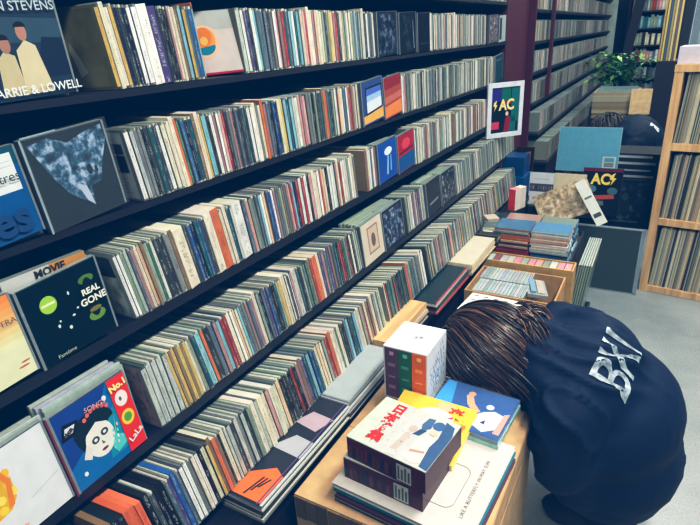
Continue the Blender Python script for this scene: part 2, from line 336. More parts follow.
for (r, y0, y1, lean, s) in RUNS:
    tk = parse(s); y = y0; i = 0; near = y0 < 1.3; lead = 0
    tot = sum((t or .0100) for _, t in tk)*1.0
    # thicknesses stretch a little so that the run fills its stretch of shelf
    reps = max(1, round((y1-y0)*math.cos(R(lean))/(tot*1.03))); k = (y1-y0)*math.cos(R(lean))/(tot*reps)
    if k > 1.35: reps += 1; k = (y1-y0)*math.cos(R(lean))/(tot*reps)
    for j in range(reps*len(tk)):
        c, t = tk[j % len(tk)] if j < len(tk) else random.choice(tk)
        t = (t or .010*random.uniform(.9, 1.1))*k
        if y+t/math.cos(R(lean)) > y1+.004: break
        digi = c in 'OMC' and random.random() < .5 or t > .0145 or (r == 5 and c in 'OKB' and y < .5)
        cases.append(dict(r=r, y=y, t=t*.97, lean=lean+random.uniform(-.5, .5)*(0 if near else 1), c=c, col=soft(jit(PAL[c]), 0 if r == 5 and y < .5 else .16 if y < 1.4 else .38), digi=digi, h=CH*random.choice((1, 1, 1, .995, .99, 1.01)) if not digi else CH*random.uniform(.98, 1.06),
                          dx=random.uniform(-.0025, .001), yaw=random.uniform(-.006, .006)))
        y += t/math.cos(R(lean))
camp = Vector((0, 0, 1.25))
for c in cases:
    x, z, t = ROW[c['r']]; c['d'] = (Vector((x, c['y'], z+.06))-camp).length
    if c['y'] < .25: c['d'] = 99 if c['y'] < .18 else c['d']
order = sorted(cases, key=lambda c: c['d'])
NEAR = set(id(c) for c in order[:226])
def ink_for(col): return (.12, .12, .14) if sum(col) > 1.3 else (.82, .83, .8)
def add_case(mb_case, mb_spine, c, M, covercol=None):
    t = c['t']; h = c['h']; col = c['col']; ink = ink_for(col); sid = random.randint(0, 900)
    D = CD_D
    if c['digi']:
        pale = jit((.82, .80, .73), .05); topc = jit(col, .03) if (c['r'] == 5 and c['y'] < .5) else pale
        mb_case.box((-D, 0, 0), (0, t, h), jit(col, .02), M, top=topc, side=covercol)
    else:
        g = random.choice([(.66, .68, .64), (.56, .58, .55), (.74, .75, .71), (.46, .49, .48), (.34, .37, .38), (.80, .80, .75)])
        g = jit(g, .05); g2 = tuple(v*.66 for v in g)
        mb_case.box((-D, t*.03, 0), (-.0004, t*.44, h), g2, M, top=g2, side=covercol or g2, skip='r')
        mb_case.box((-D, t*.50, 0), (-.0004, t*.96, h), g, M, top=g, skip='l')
        mb_case.box((-D+.004, t*.40, .002), (-.0012, t*.55, h-.0022), (.12, .13, .15), M, skip='lrb')
    if mb_spine is not None:
        mb_spine.box((0 if c['digi'] else -.0006, t*(.02 if c['digi'] else .12), h*.012 if c['digi'] else h*.03), (.0005, t*(.98 if c['digi'] else .9), h*(.99 if c['digi'] else .965)), col, M, ink=ink, sid=sid)
cnt = {}
far_case = MB(); far_spine = MB()
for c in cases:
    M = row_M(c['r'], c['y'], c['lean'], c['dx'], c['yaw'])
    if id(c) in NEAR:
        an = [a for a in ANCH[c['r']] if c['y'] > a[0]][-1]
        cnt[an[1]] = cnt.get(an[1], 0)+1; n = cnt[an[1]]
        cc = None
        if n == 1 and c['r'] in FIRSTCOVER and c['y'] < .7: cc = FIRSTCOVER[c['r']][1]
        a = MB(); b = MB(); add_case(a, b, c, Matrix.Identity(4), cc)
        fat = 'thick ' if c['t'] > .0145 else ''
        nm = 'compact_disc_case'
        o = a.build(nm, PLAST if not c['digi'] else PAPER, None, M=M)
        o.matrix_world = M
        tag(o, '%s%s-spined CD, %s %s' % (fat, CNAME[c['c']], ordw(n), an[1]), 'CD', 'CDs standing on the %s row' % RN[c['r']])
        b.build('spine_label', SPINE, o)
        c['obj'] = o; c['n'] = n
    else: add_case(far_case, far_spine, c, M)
# rows behind, the cut-off row at the top and the second bay are past counting
PALF = 'WCGSLLGSCQDHSWLGCSTMPRZ'
def fill(x, z, y0, y1, lean, mbc, mbs, dark=1.0, t0=.0105):
    y = y0; blk = 1
    while y < y1:
        if random.random() < .012: y += .03
        cc = random.choice(PALF); t = t0*random.uniform(.8, 1.2)
        if random.random() < .09: blk = random.choice((.55, .8, 1, 1, 1.12)); y += random.choice((0, 0, .012))
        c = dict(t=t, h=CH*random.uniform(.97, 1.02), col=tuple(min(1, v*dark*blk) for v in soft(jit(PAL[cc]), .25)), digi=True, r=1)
        if dark < 1: c['col'] = tuple(v*.4 for v in PAL['D'])  # back rows: the shade under the boards is put into their colours
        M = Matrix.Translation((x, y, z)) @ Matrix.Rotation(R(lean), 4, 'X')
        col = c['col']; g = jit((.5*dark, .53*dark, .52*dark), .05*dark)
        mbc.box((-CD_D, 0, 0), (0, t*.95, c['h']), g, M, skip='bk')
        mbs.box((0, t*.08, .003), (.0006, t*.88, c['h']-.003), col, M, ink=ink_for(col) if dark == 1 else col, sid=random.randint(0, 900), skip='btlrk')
        y += t/math.cos(R(lean))
fill(-.77, 1.386, 1.35, 3.0, 4, far_case, far_spine)
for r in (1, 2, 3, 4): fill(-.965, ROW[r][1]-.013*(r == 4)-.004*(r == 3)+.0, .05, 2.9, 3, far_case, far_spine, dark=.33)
for i, z in enumerate(ROW2):
    segs = [(3.72, 5.1), (5.15, 6.6), (6.63, 8.22)]
    for a, b in segs: fill(-.775+X2.get(z, 0), z, a, b, random.choice((2, 4, 5)), far_case, far_spine, t0=.012)
far = empty('compact_discs', 'hundreds of further CD spines packed on the rack into the distance and behind', 'CDs')
far['kind'] = 'stuff'
far_case.build('case', PAPER, far)['kind'] = 'stuff'
far_spine.build('spine', SPINE, far)['kind'] = 'stuff'

# ------------------------------------------------------------------ face-out CDs on the rack
def faceout(r, y, label, base, w=.134, h=.125, yaw=0, dx=0, back=1, mat=GLOSS, lean=0, film=False, side=(.28, .31, .35)):
    """a CD shown cover-out; returns (object, cover frame function)"""
    M = row_M(r, y, lean or (0, 2, 4.5, 3.5, 2)[r], dx+.002, yaw)
    mb = MB(); mb.box((-.010, 0, 0), (0, w, h), side, top=(.55, .58, .58))
    if not film: mb.box((-.0005, 0, 0), (.0012, .004, h), (.5, .53, .55)); mb.box((-.0005, w-.003, 0), (.0012, w, h), (.5, .53, .55))
    o = mb.build('compact_disc_case', PLAST); o.matrix_world = M
    tag(o, label, 'CD', 'CDs shown cover-out on the rack')
    a = MB(); lay = [.0007]
    def P(pts, col, up=True):
        if up: lay[0] += .00006
        a.face([(lay[0], p[0]*w, p[1]*h) for p in pts], col)
    P([(.03, .005), (.985, .005), (.985, .99), (.03, .99)], base)
    return o, a, P, lay, (w, h, M)
def spare(r, y, n, w=.134, tone=(.6, .63, .62), hgt=.125, who='', dx0=-.0135, lab=''):
    for i in range(n):
        M = row_M(r, y+random.uniform(-.004, .004), 0, dx0-i*.0112)
        mb = MB(); c = dict(t=w, h=hgt)
        g = jit(tone, .06)
        mb.box((-.0046, 0, 0), (0, w, hgt+random.uniform(-.001, .003)), g); mb.box((-.0098, .001, 0), (-.0054, w, hgt), tuple(v*.75 for v in g)); mb.box((-.0094, .003, .002), (-.002, w-.003, hgt-.003), (.15, .16, .18))
        o = mb.build('compact_disc_case', PLAST); o.matrix_world = M
        lb = 'CD %s behind the %s' % (('directly', 'second', 'third', 'fourth', 'fifth')[i] if i else 'directly', who)
        tag(o, 'grey-edged '+lb+', only its top edge showing', 'CD', 'CDs stacked behind the face-out covers')
def txt(o, body, w, h, a, b, size, col, rot=0, x=.0046, sx=1, bold=0, align='CENTER', spacing=1):
    return text_mesh('title', body, size, face_M(x, a*w, b*h, rot), col, o, sx=sx, bold=bold, align=align, spacing=spacing)

# two figures in front of a blue haze
o, a, P, lay, (w, h, M) = faceout(1, .388, 'album cover with two people in cream, white capital title, upper left corner', (.16, .22, .29), mat=PAPER)
P([(.03, .6), (.985, .55), (.985, .8), (.03, .85)], (.22, .31, .38)); P([(.6, .2), (.985, .2), (.985, .6), (.75, .62)], (.12, .17, .25))
P([(.2, .05), (.24, .42), (.32, .50), (.42, .45), (.45, .05)], (.72, .68, .56)); P(circ(.35, .56, .055, .085), (.62, .47, .42)); P(circ(.345, .61, .06, .055, 14, 0, 180), (.15, .12, .14))
P([(.43, .05), (.45, .50), (.56, .60), (.66, .54), (.74, .05)], (.78, .74, .62)); P(circ(.55, .68, .055, .09), (.66, .5, .44)); P(circ(.55, .73, .062, .055, 14, 0, 180), (.14, .12, .14))
a.build('cover_art', GLOSS, o); txt(o, 'CARRIE & LOWELL', w, h, .53, .09, .0165, (.86, .88, .9), bold=.0002); txt(o, 'SUFJAN STEVENS', w, h, .5, .93, .0165, (.68, .72, .76), bold=.0002)
# blue cover with white caption
o, a, P, lay, (w, h, M) = faceout(2, .277, 'blue album cover with a white caption panel, left end of second shelf', (.08, .33, .56))
P([(.03, .80), (.985, .80), (.985, .99), (.03, .99)], (.10, .32, .40)); P([(.03, .52), (.93, .52), (.93, .93), (.03, .93)], (.84, .87, .88))
P([(.05, .84), (.9, .84), (.9, .845), (.05, .845)], (.6, .64, .66)); P([(.05, .79), (.9, .79), (.9, .795), (.05, .795)], (.6, .64, .66), 0)
a.build('cover_art', GLOSS, o); txt(o, 'tres', w, h, .94, .68, .019, (.15, .2, .25), align='RIGHT'); txt(o, 'es', w, h, .70, .23, .062, (.06, .25, .46), bold=.002)
# dark bird cover
o, a, P, lay, (w, h, M) = faceout(2, .418, 'dark cover with a pale blue feathered creature in a glossy sleeve', (.01, .09, .12), w=.136, h=.137)
o2 = art_mat('feather_print', (.04, .12, .20), (.16, .34, .46), (.62, .68, .78), 11, 2, .47)
f = MB(); pts = [(.06, .93), (.3, .96), (.5, .86), (.70, .92), (.95, .96), (.97, .8), (.84, .55), (.76, .36), (.62, .33), (.60, .12), (.5, .2), (.34, .34), (.22, .55)]
f.face([(.0016, p[0]*w, p[1]*h) for p in pts], (1, 1, 1))
a.build('cover_art', DARKP, o); f.build('feather_print', o2, o)
g = MB(); g.face([(.0020, p[0]*w, p[1]*h) for p in circ(.66, .52, .035, .06)], (.05, .08, .16)); g.face([(.0020, p[0]*w, p[1]*h) for p in circ(.74, .50, .02, .04)], (.05, .08, .16)); g.face([(.002, p[0]*w, p[1]*h) for p in [(.45, .42), (.56, .36), (.60, .12), (.52, .2)]], (.66, .70, .80))
g.build('creature_face', GLOSS, o)
g = MB(); g.box((.004, -.002, .0), (.0045, w+.003, h+.004), (1, 1, 1)); g.build('plastic_sleeve', FILM, o)
g = MB(); g.box((.0046, -.002, 0), (.0056, .0005, h+.004), (.6, .66, .7)); g.box((.0046, -.002, h+.002), (.0056, w*.4, h+.004), (.6, .66, .7)); g.build('sleeve_edge', PLAST, o)
# cream cover at the left edge, third shelf
o, a, P, lay, (w, h, M) = faceout(3, .196, 'pale yellow cover with an orange glow, left end of third shelf', (.86, .87, .72))
for i in range(8):
    b0 = .99-.075*(i+1); k = i/7; P([(.03, b0), (.985, b0), (.985, b0+.076), (.03, b0+.076)], (.92-.05*k, .55+.33*k, .25+.45*k), i == 0)
P(circ(.9, .18, .05, .012, 12), (.7, .4, .35)); P(circ(.87, .13, .06, .012, 12), (.7, .4, .35), 0)
a.build('cover_art', GLOSS, o); txt(o, 'TRA', w, h, .88, .70, .012, (.35, .3, .3), align='CENTER')
# dark cover with green sticker
o, a, P, lay, (w, h, M) = faceout(3, .334, 'dark teal cover with a round lime sticker and ornate lettering', (.02, .10, .13), w=.130, h=.128)
P(circ(.30, .70, .098, .105, 28), (.62, .78, .25)); P([(.22, .69), (.38, .69), (.38, .72), (.22, .72)], (.86, .9, .7))
for i, (x, y) in enumerate([(.36, .45), (.33, .40), (.53, .44), (.55, .72), (.6, .5), (.45, .32)]): P(circ(x, y, .012+.004*(i % 3), .014+.01*(i % 2), 8), (.8, .85, .85), i == 0)
P(circ(.80, .78, .10, .055), (.35, .48, .2)); P(circ(.80, .30, .11, .07), (.42, .56, .22)); P(circ(.80, .54, .09, .26), (.05, .12, .12)); P(circ(.8, .38, .08, .03), (.5, .45, .2))
a.build('cover_art', DARKP, o); txt(o, 'REAL', w, h, .80, .64, .0135, (.9, .9, .85), bold=.0005); txt(o, 'GONE', w, h, .80, .52, .0155, (.9, .9, .85), bold=.0005); txt(o, 'Fantôme', w, h, .18, .07, .0085, (.8, .8, .7), align='LEFT')
# the one behind it, its heading peeping out on top
M = row_M(3, .322, 0, -.012); mb = MB(); mb.box((-.010, 0, 0), (0, .128, .144), (.5, .52, .52)); o = mb.build('compact_disc_case', PLAST); o.matrix_world = M
tag(o, 'cover with a white and orange heading strip peeping over the dark teal cover', 'CD', 'CDs shown cover-out on the rack')
mb = MB(); mb.face([(.0006, 0, .10), (.0006, .07, .10), (.0006, .07, .1435), (.0006, 0, .1435)], (.72, .73, .72)); mb.face([(.0006, .07, .10), (.0006, .128, .10), (.0006, .128, .1435), (.0006, .07, .1435)], (.72, .52, .25)); mb.build('heading_strip', GLOSS, o)
text_mesh('title', 'MOVIE', .016, face_M(.0012, .070, .1345), (.1, .1, .12), o, bold=.0006)
# bag cover
BAGW = .134
o, a, P, lay, (w, h, M) = faceout(4, .163, 'white cover showing a yellow woven bag with blue handles', (.84, .86, .88), w=.134, h=.138)
def Q(pts, c, up=True): P([(max(.025, x-.08), y+.15) for x, y in pts], c, up)
bag = [(.02, .12), (.52, .20), (.60, .30), (.62, .52), (.55, .62), (.30, .55), (.02, .52)]
Q(bag, (.88, .68, .10))
for i in range(5):
    for j in range(4):
        if random.random() < .9: Q(circ(.09+.12*i+.02*(j % 2), .18+.11*j+.02*i, .042, .05, 8), random.choice([(.95, .80, .2), (.93, .72, .12), (.97, .85, .35)]), i+j == 0)
Q([(.50, .22), (.56, .24), (.61, .50), (.56, .63), (.52, .6), (.56, .48)], (.90, .52, .15))
for k in range(10):
    a0 = math.pi*k/10; a1 = math.pi*(k+1)/10; Q([(.26+.15*math.cos(a0), .58+.24*math.sin(a0)), (.26+.15*math.cos(a1), .58+.24*math.sin(a1)), (.26+.11*math.cos(a1), .58+.19*math.sin(a1)), (.26+.11*math.cos(a0), .58+.19*math.sin(a0))], (.12, .46, .62), k == 0)
Q([(.13, .48), (.38, .5), (.40, .60), (.33, .72), (.18, .68), (.12, .58)], (.08, .40, .48)); P([(.02, .0), (.28, .0), (.38, .10), (.22, .24), (.02, .14)], (.10, .52, .82))
P([(.62, .32), (.95, .40), (.95, .405), (.62, .325)], (.6, .62, .64)); P(circ(.48, .1, .03, .02, 10), (.9, .7, .6))
a.build('cover_art', GLOSS, o)
# portrait cover with red band
o, a, P, lay, (w, h, M) = faceout(4, .302, 'bright blue portrait cover with a red band down its right side', (.07, .42, .66), w=.130, h=.138)
P([(.03, .3), (.45, .55), (.74, .99), (.03, .99)], (.10, .25, .55)); P([(.5, .1), (.74, .1), (.74, .7), (.60, .55)], (.10, .55, .66))
P(circ(.44, .60, .26, .20, 24, 0, 180)+[(.20, .50), (.24, .38), (.33, .46)], (.05, .13, .16)); P(circ(.46, .42, .185, .22, 26), (.88, .88, .85)); P([(.28, .46), (.20, .32), (.28, .26), (.34, .36)], (.85, .85, .82))
P([(.30, .55), (.47, .64), (.62, .56), (.60, .66), (.45, .72), (.30, .64)], (.05, .13, .16))
for (x, y) in ((.40, .44), (.53, .47)): P(circ(x, y, .05, .045, 12), (.25, .28, .3), x == .40); 
for (x, y) in ((.40, .44), (.53, .47)): P(circ(x, y, .022, .02, 10), (.9, .9, .9), x == .40)
P([(.46, .40), (.50, .34), (.46, .345)], (.4, .4, .42)); P(circ(.47, .28, .045, .018, 10), (.45, .2, .22))
P([(.56, .22), (.64, .36), (.70, .60), (.66, .34), (.74, .28), (.74, .16), (.6, .12)], (.35, .75, .74)); 
for i in range(9): P(circ(.58+.017*i, .20+.06*(i % 4)+.01*i, .012, .025, 7), random.choice([(.85, .9, .88), (.5, .8, .78), (.9, .7, .75)]), i == 0)
P(circ(.66, .83, .03, .035, 8), (.88, .9, .95)); P(circ(.16, .16, .025, .03, 8), (.85, .9, .95), 0)
for i in range(7): P(circ(.36+.05*i, .70+.10*math.sin(math.pi*(i+1)/8), .026, .028, 8), (.85, .42, .40), i == 0)
P([(.05, .66), (.22, .66), (.30, .80), (.12, .84)], (.06, .06, .1)); P([(.09, .70), (.2, .70), (.25, .78), (.13, .79)], (.85, .85, .88))
P([(.745, .005), (.985, .005), (.985, .99), (.745, .99)], (.86, .16, .13))
P(circ(.86, .70, .085, .10, 16), (.90, .86, .85)); P(circ(.845, .70, .02, .03, 8), (.4, .4, .4)); P(circ(.86, .44, .09, .10, 16), (.93, .75, .2)); P(circ(.86, .44, .055, .06, 12), (.35, .6, .25))
a.build('cover_art', GLOSS, o); txt(o, 'No.1', w, h, .86, .88, .0155, (.95, .9, .6), rot=.12, bold=.0007); txt(o, 'LaLa', w, h, .87, .19, .0155, (.92, .85, .85), rot=.4, bold=.0004); txt(o, 'cica', w, h, .14, .74, .011, (.1, .1, .12), rot=.5, bold=.0005); txt(o, 'SONGS', w, h, .52, .83, .011, (.9, .7, .65), rot=-.15)
mb = MB(); mb.box((.0002, -.0035, 0), (.003, -.0005, h), (.45, .12, .2)); mb.build('case_edge', PLAST, o)
spare(4, .306, 4, who='red-banded portrait cover', tone=(.68, .70, .70), hgt=.138); spare(4, .162, 2, who='yellow woven bag cover', tone=(.72, .74, .72), hgt=.138)
for (r_, y_, n_, who_) in ((4, 1.218, 5, 'cream framed-portrait cover'), (4, 1.352, 5, 'dark blue picture cover'), (4, 1.70, 4, 'charcoal lettered cover'), (4, 1.85, 4, 'black cover with pale shapes'), (3, 1.425, 2, 'vivid blue oval cover'), (3, .337, 3, 'green-dot cover'), (2, 1.395, 2, 'framed window cover')):
    spare(r_, y_, n_, who=who_, tone=(.62, .66, .62), dx0=-.0135 if y_ > .4 else -.0285)
spare(1, .385, 1, who='two-figure cover'); spare(2, .28, 1, who='blue captioned cover')
# orange swirl
o, a, P, lay, (w, h, M) = faceout(1, .822, 'white cover with an orange and teal swirl, angled on the top shelf', (.86, .83, .82), yaw=-R(42), dx=-.092, w=.132, h=.121)
P([(.03, .70), (.985, .70), (.985, .99), (.03, .99)], (.74, .77, .76)); P([(.03, .005), (.985, .005), (.985, .04), (.03, .04)], (.75, .15, .25))
P(circ(.42, .52, .24, .26, 24), (.94, .80, .70)); P(circ(.42, .55, .17, .20, 24), (.95, .66, .35)); P(circ(.42, .60, .12, .15, 20), (.93, .55, .2)); P(circ(.43, .45, .15, .13, 16, 190, 370), (.15, .55, .65)); P(circ(.42, .54, .06, .07, 12), (.95, .78, .4))
a.build('cover_art', GLOSS, o)
# more face-out covers further along: (row, y, width, label, base, art material seeds)
def simple_cover(r, y, w, label, base, polys, am=None, h=.125, side=(.35, .38, .42)):
    o, a, P, lay, (w, h, M) = faceout(r, y, label, base, w=w, h=h, side=side)
    for pts, c in polys: P(pts, c)
    a.build('cover_art', GLOSS, o)
    if am:
        g = MB(); g.face([(lay[0]+.0004, p[0]*w, p[1]*h) for p in am[1]], (1, 1, 1)); g.build('picture', am[0], o)
    return o
full = [(.08, .06), (.93, .06), (.93, .94), (.08, .94)]
simple_cover(1, 1.525, .14, 'dark slate cover with a faint figure, left of the pair on the top shelf', (.12, .16, .24), [], (art_mat('dusk_print', (.08, .11, .18), (.16, .21, .3), (.42, .46, .52), 8, 4), full))
simple_cover(1, 1.68, .14, 'near-black cover with a thin white line, second on the top shelf', (.07, .10, .15), [([(.85, .1), (.87, .1), (.80, .8), (.79, .8)], (.7, .75, .76))], (art_mat('night_print', (.06, .09, .14), (.08, .13, .17), (.2, .25, .28), 7, 5), [(.06, .06), (.7, .06), (.7, .94), (.06, .94)]))
simple_cover(1, 1.83, .115, 'plain black-blue cover before the pale spines on the top shelf', (.05, .08, .14), [([(.2, .2), (.8, .2), (.8, .22), (.2, .22)], (.2, .25, .32))])
simple_cover(1, 2.70, .15, 'grey and pink patterned cover at the far end of the top shelf', (.3, .33, .36), [], (art_mat('rose_print', (.2, .22, .26), (.45, .42, .45), (.75, .65, .66), 9, 6), full))
simple_cover(1, 2.87, .13, 'pale cover with a light edge closing the far end of top shelf', (.62, .66, .66), [([(.1, .1), (.4, .1), (.4, .9), (.1, .9)], (.2, .24, .28))])
simple_cover(2, 1.395, .138, 'blue cover with a bright framed window on the second shelf', (.20, .30, .52), [([(.05, .04), (.98, .04), (.98, .30), (.05, .22)], (.86, .66, .36)), ([(.18, .22), (.95, .28), (.95, .85), (.18, .85)], (.10, .12, .2)), ([(.22, .27), (.91, .32), (.91, .55), (.22, .52)], (.82, .86, .90)), ([(.22, .52), (.91, .55), (.91, .68), (.22, .66)], (.60, .72, .88)), ([(.22, .66), (.91, .68), (.91, .81), (.22, .81)], (.30, .42, .72))])
simple_cover(2, 1.54, .13, 'rust and orange cover right of the framed window cover', (.62, .30, .24), [([(.04, .7), (.98, .74), (.98, .98), (.04, .98)], (.55, .16, .18)), ([(.04, .04), (.98, .04), (.98, .36), (.04, .3)], (.86, .52, .28)), ([(.04, .36), (.98, .42), (.98, .58), (.04, .52)], (.72, .42, .36))])
simple_cover(2, 2.80, .145, 'deep teal cover at the far end of the second shelf', (.10, .24, .30), [([(.1, .8), (.8, .8), (.8, .83), (.1, .83)], (.4, .5, .5))], side=(.5, .55, .55))
simple_cover(3, 1.425, .135, 'vivid blue cover with a pale oval on the third shelf', (.08, .30, .62), [(circ(.55, .72, .2, .10, 16), (.85, .9, .95)), ([(.42, .15), (.5, .15), (.56, .6), (.5, .62)], (.6, .75, .9)), ([(.62, .2), (.68, .2), (.70, .6), (.65, .6)], (.5, .68, .88))])
simple_cover(3, 1.568, .135, 'half crimson, half blue cover on the third shelf', (.62, .10, .20), [([(.02, .02), (.98, .02), (.98, .46), (.02, .42)], (.10, .32, .55)), (circ(.5, .72, .25, .14, 14), (.80, .25, .32)), ([(.1, .5), (.9, .54), (.9, .57), (.1, .53)], (.15, .08, .12))])
simple_cover(4, 1.218, .13, 'cream cover with a small framed portrait on the fourth shelf', (.80, .76, .70), [([(.28, .2), (.78, .2), (.78, .85), (.28, .85)], (.55, .50, .47)), ([(.32, .24), (.74, .24), (.74, .81), (.32, .81)], (.78, .70, .64)), (circ(.53, .5, .1, .17, 14), (.45, .38, .36))])
simple_cover(4, 1.352, .145, 'dark blue picture cover with pale figures on the fourth shelf', (.10, .13, .22), [], (art_mat('crowd_print', (.07, .09, .16), (.22, .28, .40), (.62, .68, .76), 9, 8), full))
simple_cover(4, 1.70, .14, 'charcoal cover with grey lettering marks on the fourth shelf', (.12, .14, .18), [([(.2, .3), (.8, .34), (.8, .4), (.2, .36)], (.5, .5, .52))])
simple_cover(4, 1.85, .15, 'black cover with pale shapes, next to the grey spines', (.08, .10, .15), [], (art_mat('ghost_print', (.06, .08, .12), (.15, .2, .26), (.6, .64, .68), 8, 11), full))
# cover prints of the first CDs after each gap, seen from their -Y side
def side_print(row, name, mat, extra=None):
    c = [c for c in cases if c['r'] == row and c.get('n') == 1 and c['y'] < .7][0]
    m = MB(); D = CD_D; h = c['h']
    m.face([(-D+.006, -.0008, .004), (-.006, -.0008, .004), (-.006, -.0008, h-.004), (-D+.006, -.0008, h-.004)], (1, 1, 1))
    m.build(name, mat, c['obj']); m = MB()
    for pts, col in (extra or []): m.face([(-D+p[0]*D, -.0016, p[1]*h) for p in pts], col)
    if extra: m.build('printed_panel', PAPER, c['obj'])
side_print(1, 'cover_art', art_mat('olive_print', (.47, .44, .30), (.54, .51, .36), (.64, .61, .46), 2, 3, rough=.35), [([(.45, .16), (.6, .22), (.52, .42), (.42, .6), (.38, .5)], (.78, .77, .68))])
side_print(2, 'cover_art', art_mat('leaflet_print', (.66, .69, .70), (.7, .72, .73), (.74, .76, .77), 6, 3), [([(.18, .42), (.92, .42), (.92, .66), (.18, .66)], (.12, .15, .2)), ([(.18, .68), (.92, .68), (.92, .82), (.18, .82)], (.18, .2, .25)), ([(.3, .88), (.6, .88), (.6, .93), (.3, .93)], (.3, .32, .36))]+[([(.3, .12+.05*i), (.85, .12+.05*i), (.85, .128+.05*i), (.3, .128+.05*i)], (.5, .52, .54)) for i in range(5)])
side_print(3, 'cover_art', art_mat('foliage_print', (.30, .33, .36), (.62, .66, .64), (.80, .82, .80), 4, 7, .46, detail=2), [([(.35, .66), (.95, .66), (.95, .96), (.35, .96)], (.14, .18, .22)), ([(.6, .72), (.85, .72), (.85, .9), (.6, .9)], (.3, .34, .38))])
side_print(4, 'cover_art', art_mat('rosy_print', (.42, .38, .40), (.62, .55, .55), (.78, .50, .54), 13, 9, .5))

# ------------------------------------------------------------------ display table with flat LPs under the lowest CD row
tb = empty('display_table', 'long dark table under the lowest CD row, black front', 'table', (-.85, 1.2, 0))
m = MB(); m.box((-.26, -1.8, .42), (.30, 1.75, .445), (0,0,0)); m.build('tabletop', BLACK, tb)
m = MB(); m.box((.275, -1.8, .02), (.295, 1.75, .4195), (0,0,0)); m.build('front_panel', BLACK, tb)
for y in (-1.75, 1.7): m = MB(); m.box((-.2, y-.02, 0), (.27, y+.02, .4195), (0,0,0)); m.build('leg', BLACK, tb)
def flat_lp(x0, y0, z, n, tone, label, group, w=.315, rz=0, top=None, edges=None, th=.0045, topart=None):
    """n flat LPs stacked, each a thing of its own; (x0,y0) is the corner nearest the aisle"""
    out = []
    for i in range(n):
        c = jit(random.choice(edges or [tone]), .03); last = i == n-1
        m = MB(); m.box((-w, 0, 0), (0, w, th*.82), c, top=(top if last and top else c)); m.box((-w+.002, .002, th*.82), (-.001, w-.002, th*.97), tuple(v*.35 for v in c), top=(top if last and top else c))
        o = m.build('vinyl_record_sleeve', PAPER if not last else GLOSS); o.location = (x0+random.uniform(-.003, .002), y0+random.uniform(-.003, .003), z+i*th); o.rotation_euler = (0, 0, rz+random.uniform(-.012, .012))
        pos = 'top one' if last else ('%s from the bottom' % ordw(i+1))
        tag(o, '%s, %s' % (label, pos), 'record', group); out.append(o)
    return out, z+n*th
Lst, zt = flat_lp(-.527, .516, .4455, 9, (.6, .6, .6), 'flat LP in the near table pile under the CDs', 'LPs lying flat at the near end of the table', edges=[(.75, .75, .74), (.5, .52, .54), (.3, .3, .35), (.85, .84, .8), (.62, .64, .66), (.16, .17, .2)], top=(.16, .17, .21))
o = Lst[-1]
m = MB()
m.face([(-.085, .005, .0052), (-.004, .005, .0052), (-.004, .075, .0052), (-.03, .09, .0052), (-.085, .05, .0052)], (.88, .45, .22))
m.face([(-.08, .135, .0052), (-.004, .13, .0052), (-.004, .18, .0052), (-.05, .185, .0052)], (.66, .67, .70)); m.face([(-.08, .22, .0052), (-.02, .21, .0052), (-.004, .26, .0052), (-.06, .265, .0052)], (.70, .62, .66))
for k in range(3): m.face([(-.05+.008*k, .01+.012*k, .0056), (-.046+.008*k, .01+.012*k, .0056), (-.035+.008*k, .06, .0056), (-.039+.008*k, .06, .0056)], (.15, .12, .14))
m.build('cover_art', GLOSS, o)
m = MB(); m.box((-.001, 0, .0053), (.0045, .315, .0075), (.72, .74, .75)); m.build('sleeve_edge', PLAST, o)
m = MB(); m.box((-.010, 0, .0053), (-.0078, .315, .0066), (.42, .28, .5)); m.build('purple_edge', PAPER, o)
flat_lp(-.528, .836, .4455, 10, (.5, .5, .5), 'plastic-sleeved LP in the second table pile', 'plastic-sleeved LPs lying on the table', w=.24, edges=[(.72, .75, .76), (.6, .63, .65), (.8, .82, .82), (.25, .27, .3)], top=(.62, .66, .67), th=.0048)
m = MB(); m.box((-.32, 0, 0), (0, .26, .018), (.80, .64, .48)); o = m.build('wooden_board', wood_mat((40, 2, 40)), bevel=.002); o.location = (-.548, .99+.11, .4455+.033); tag(o, 'pale wooden board edge under the lowest CD row', 'board')
flat_lp(-.545, 1.10, .4455, 7, (.7, .6, .5), 'flat LP supporting the pale wooden board', 'LPs under the wooden board', w=.26, edges=[(.75, .70, .62), (.5, .4, .35), (.8, .78, .72)])
Lq, zt = flat_lp(-.525, 1.385, .4455, 8, (.1, .2, .24), 'flat LP in the dark teal table pile', 'LPs in the pile with the teal top', w=.31, edges=[(.8, .78, .72), (.6, .2, .2), (.12, .14, .18), (.7, .7, .7)], top=(.07, .17, .20))
m = MB(); m.box((-.004, 0, .0052), (.0, .31, .0062), (.66, .22, .22)); m.build('red_edge', PAPER, Lq[-1])
flat_lp(-.515, 1.71, .4455, 9, (.8, .76, .66), 'cream paper LP sleeve in the third table pile', 'cream LP sleeves on the table', w=.30, edges=[(.82, .78, .68), (.76, .70, .6), (.6, .5, .4)], top=(.78, .75, .67))
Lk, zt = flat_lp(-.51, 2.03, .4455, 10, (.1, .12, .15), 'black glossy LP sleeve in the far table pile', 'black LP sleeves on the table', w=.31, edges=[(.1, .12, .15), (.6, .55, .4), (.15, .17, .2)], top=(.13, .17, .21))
m = MB(); m.face([(-.12, .02, .0052), (-.09, .02, .0052), (-.09, .05, .0052), (-.12, .05, .0052)], (.85, .86, .86)); m.face([(-.07, .03, .0052), (-.03, .03, .0052), (-.03, .05, .0052), (-.07, .05, .0052)], (.85, .86, .86)); m.build('painted_glints', PAPER, Lk[-1])  # pale patches painted on as glints of the glossy black sleeve
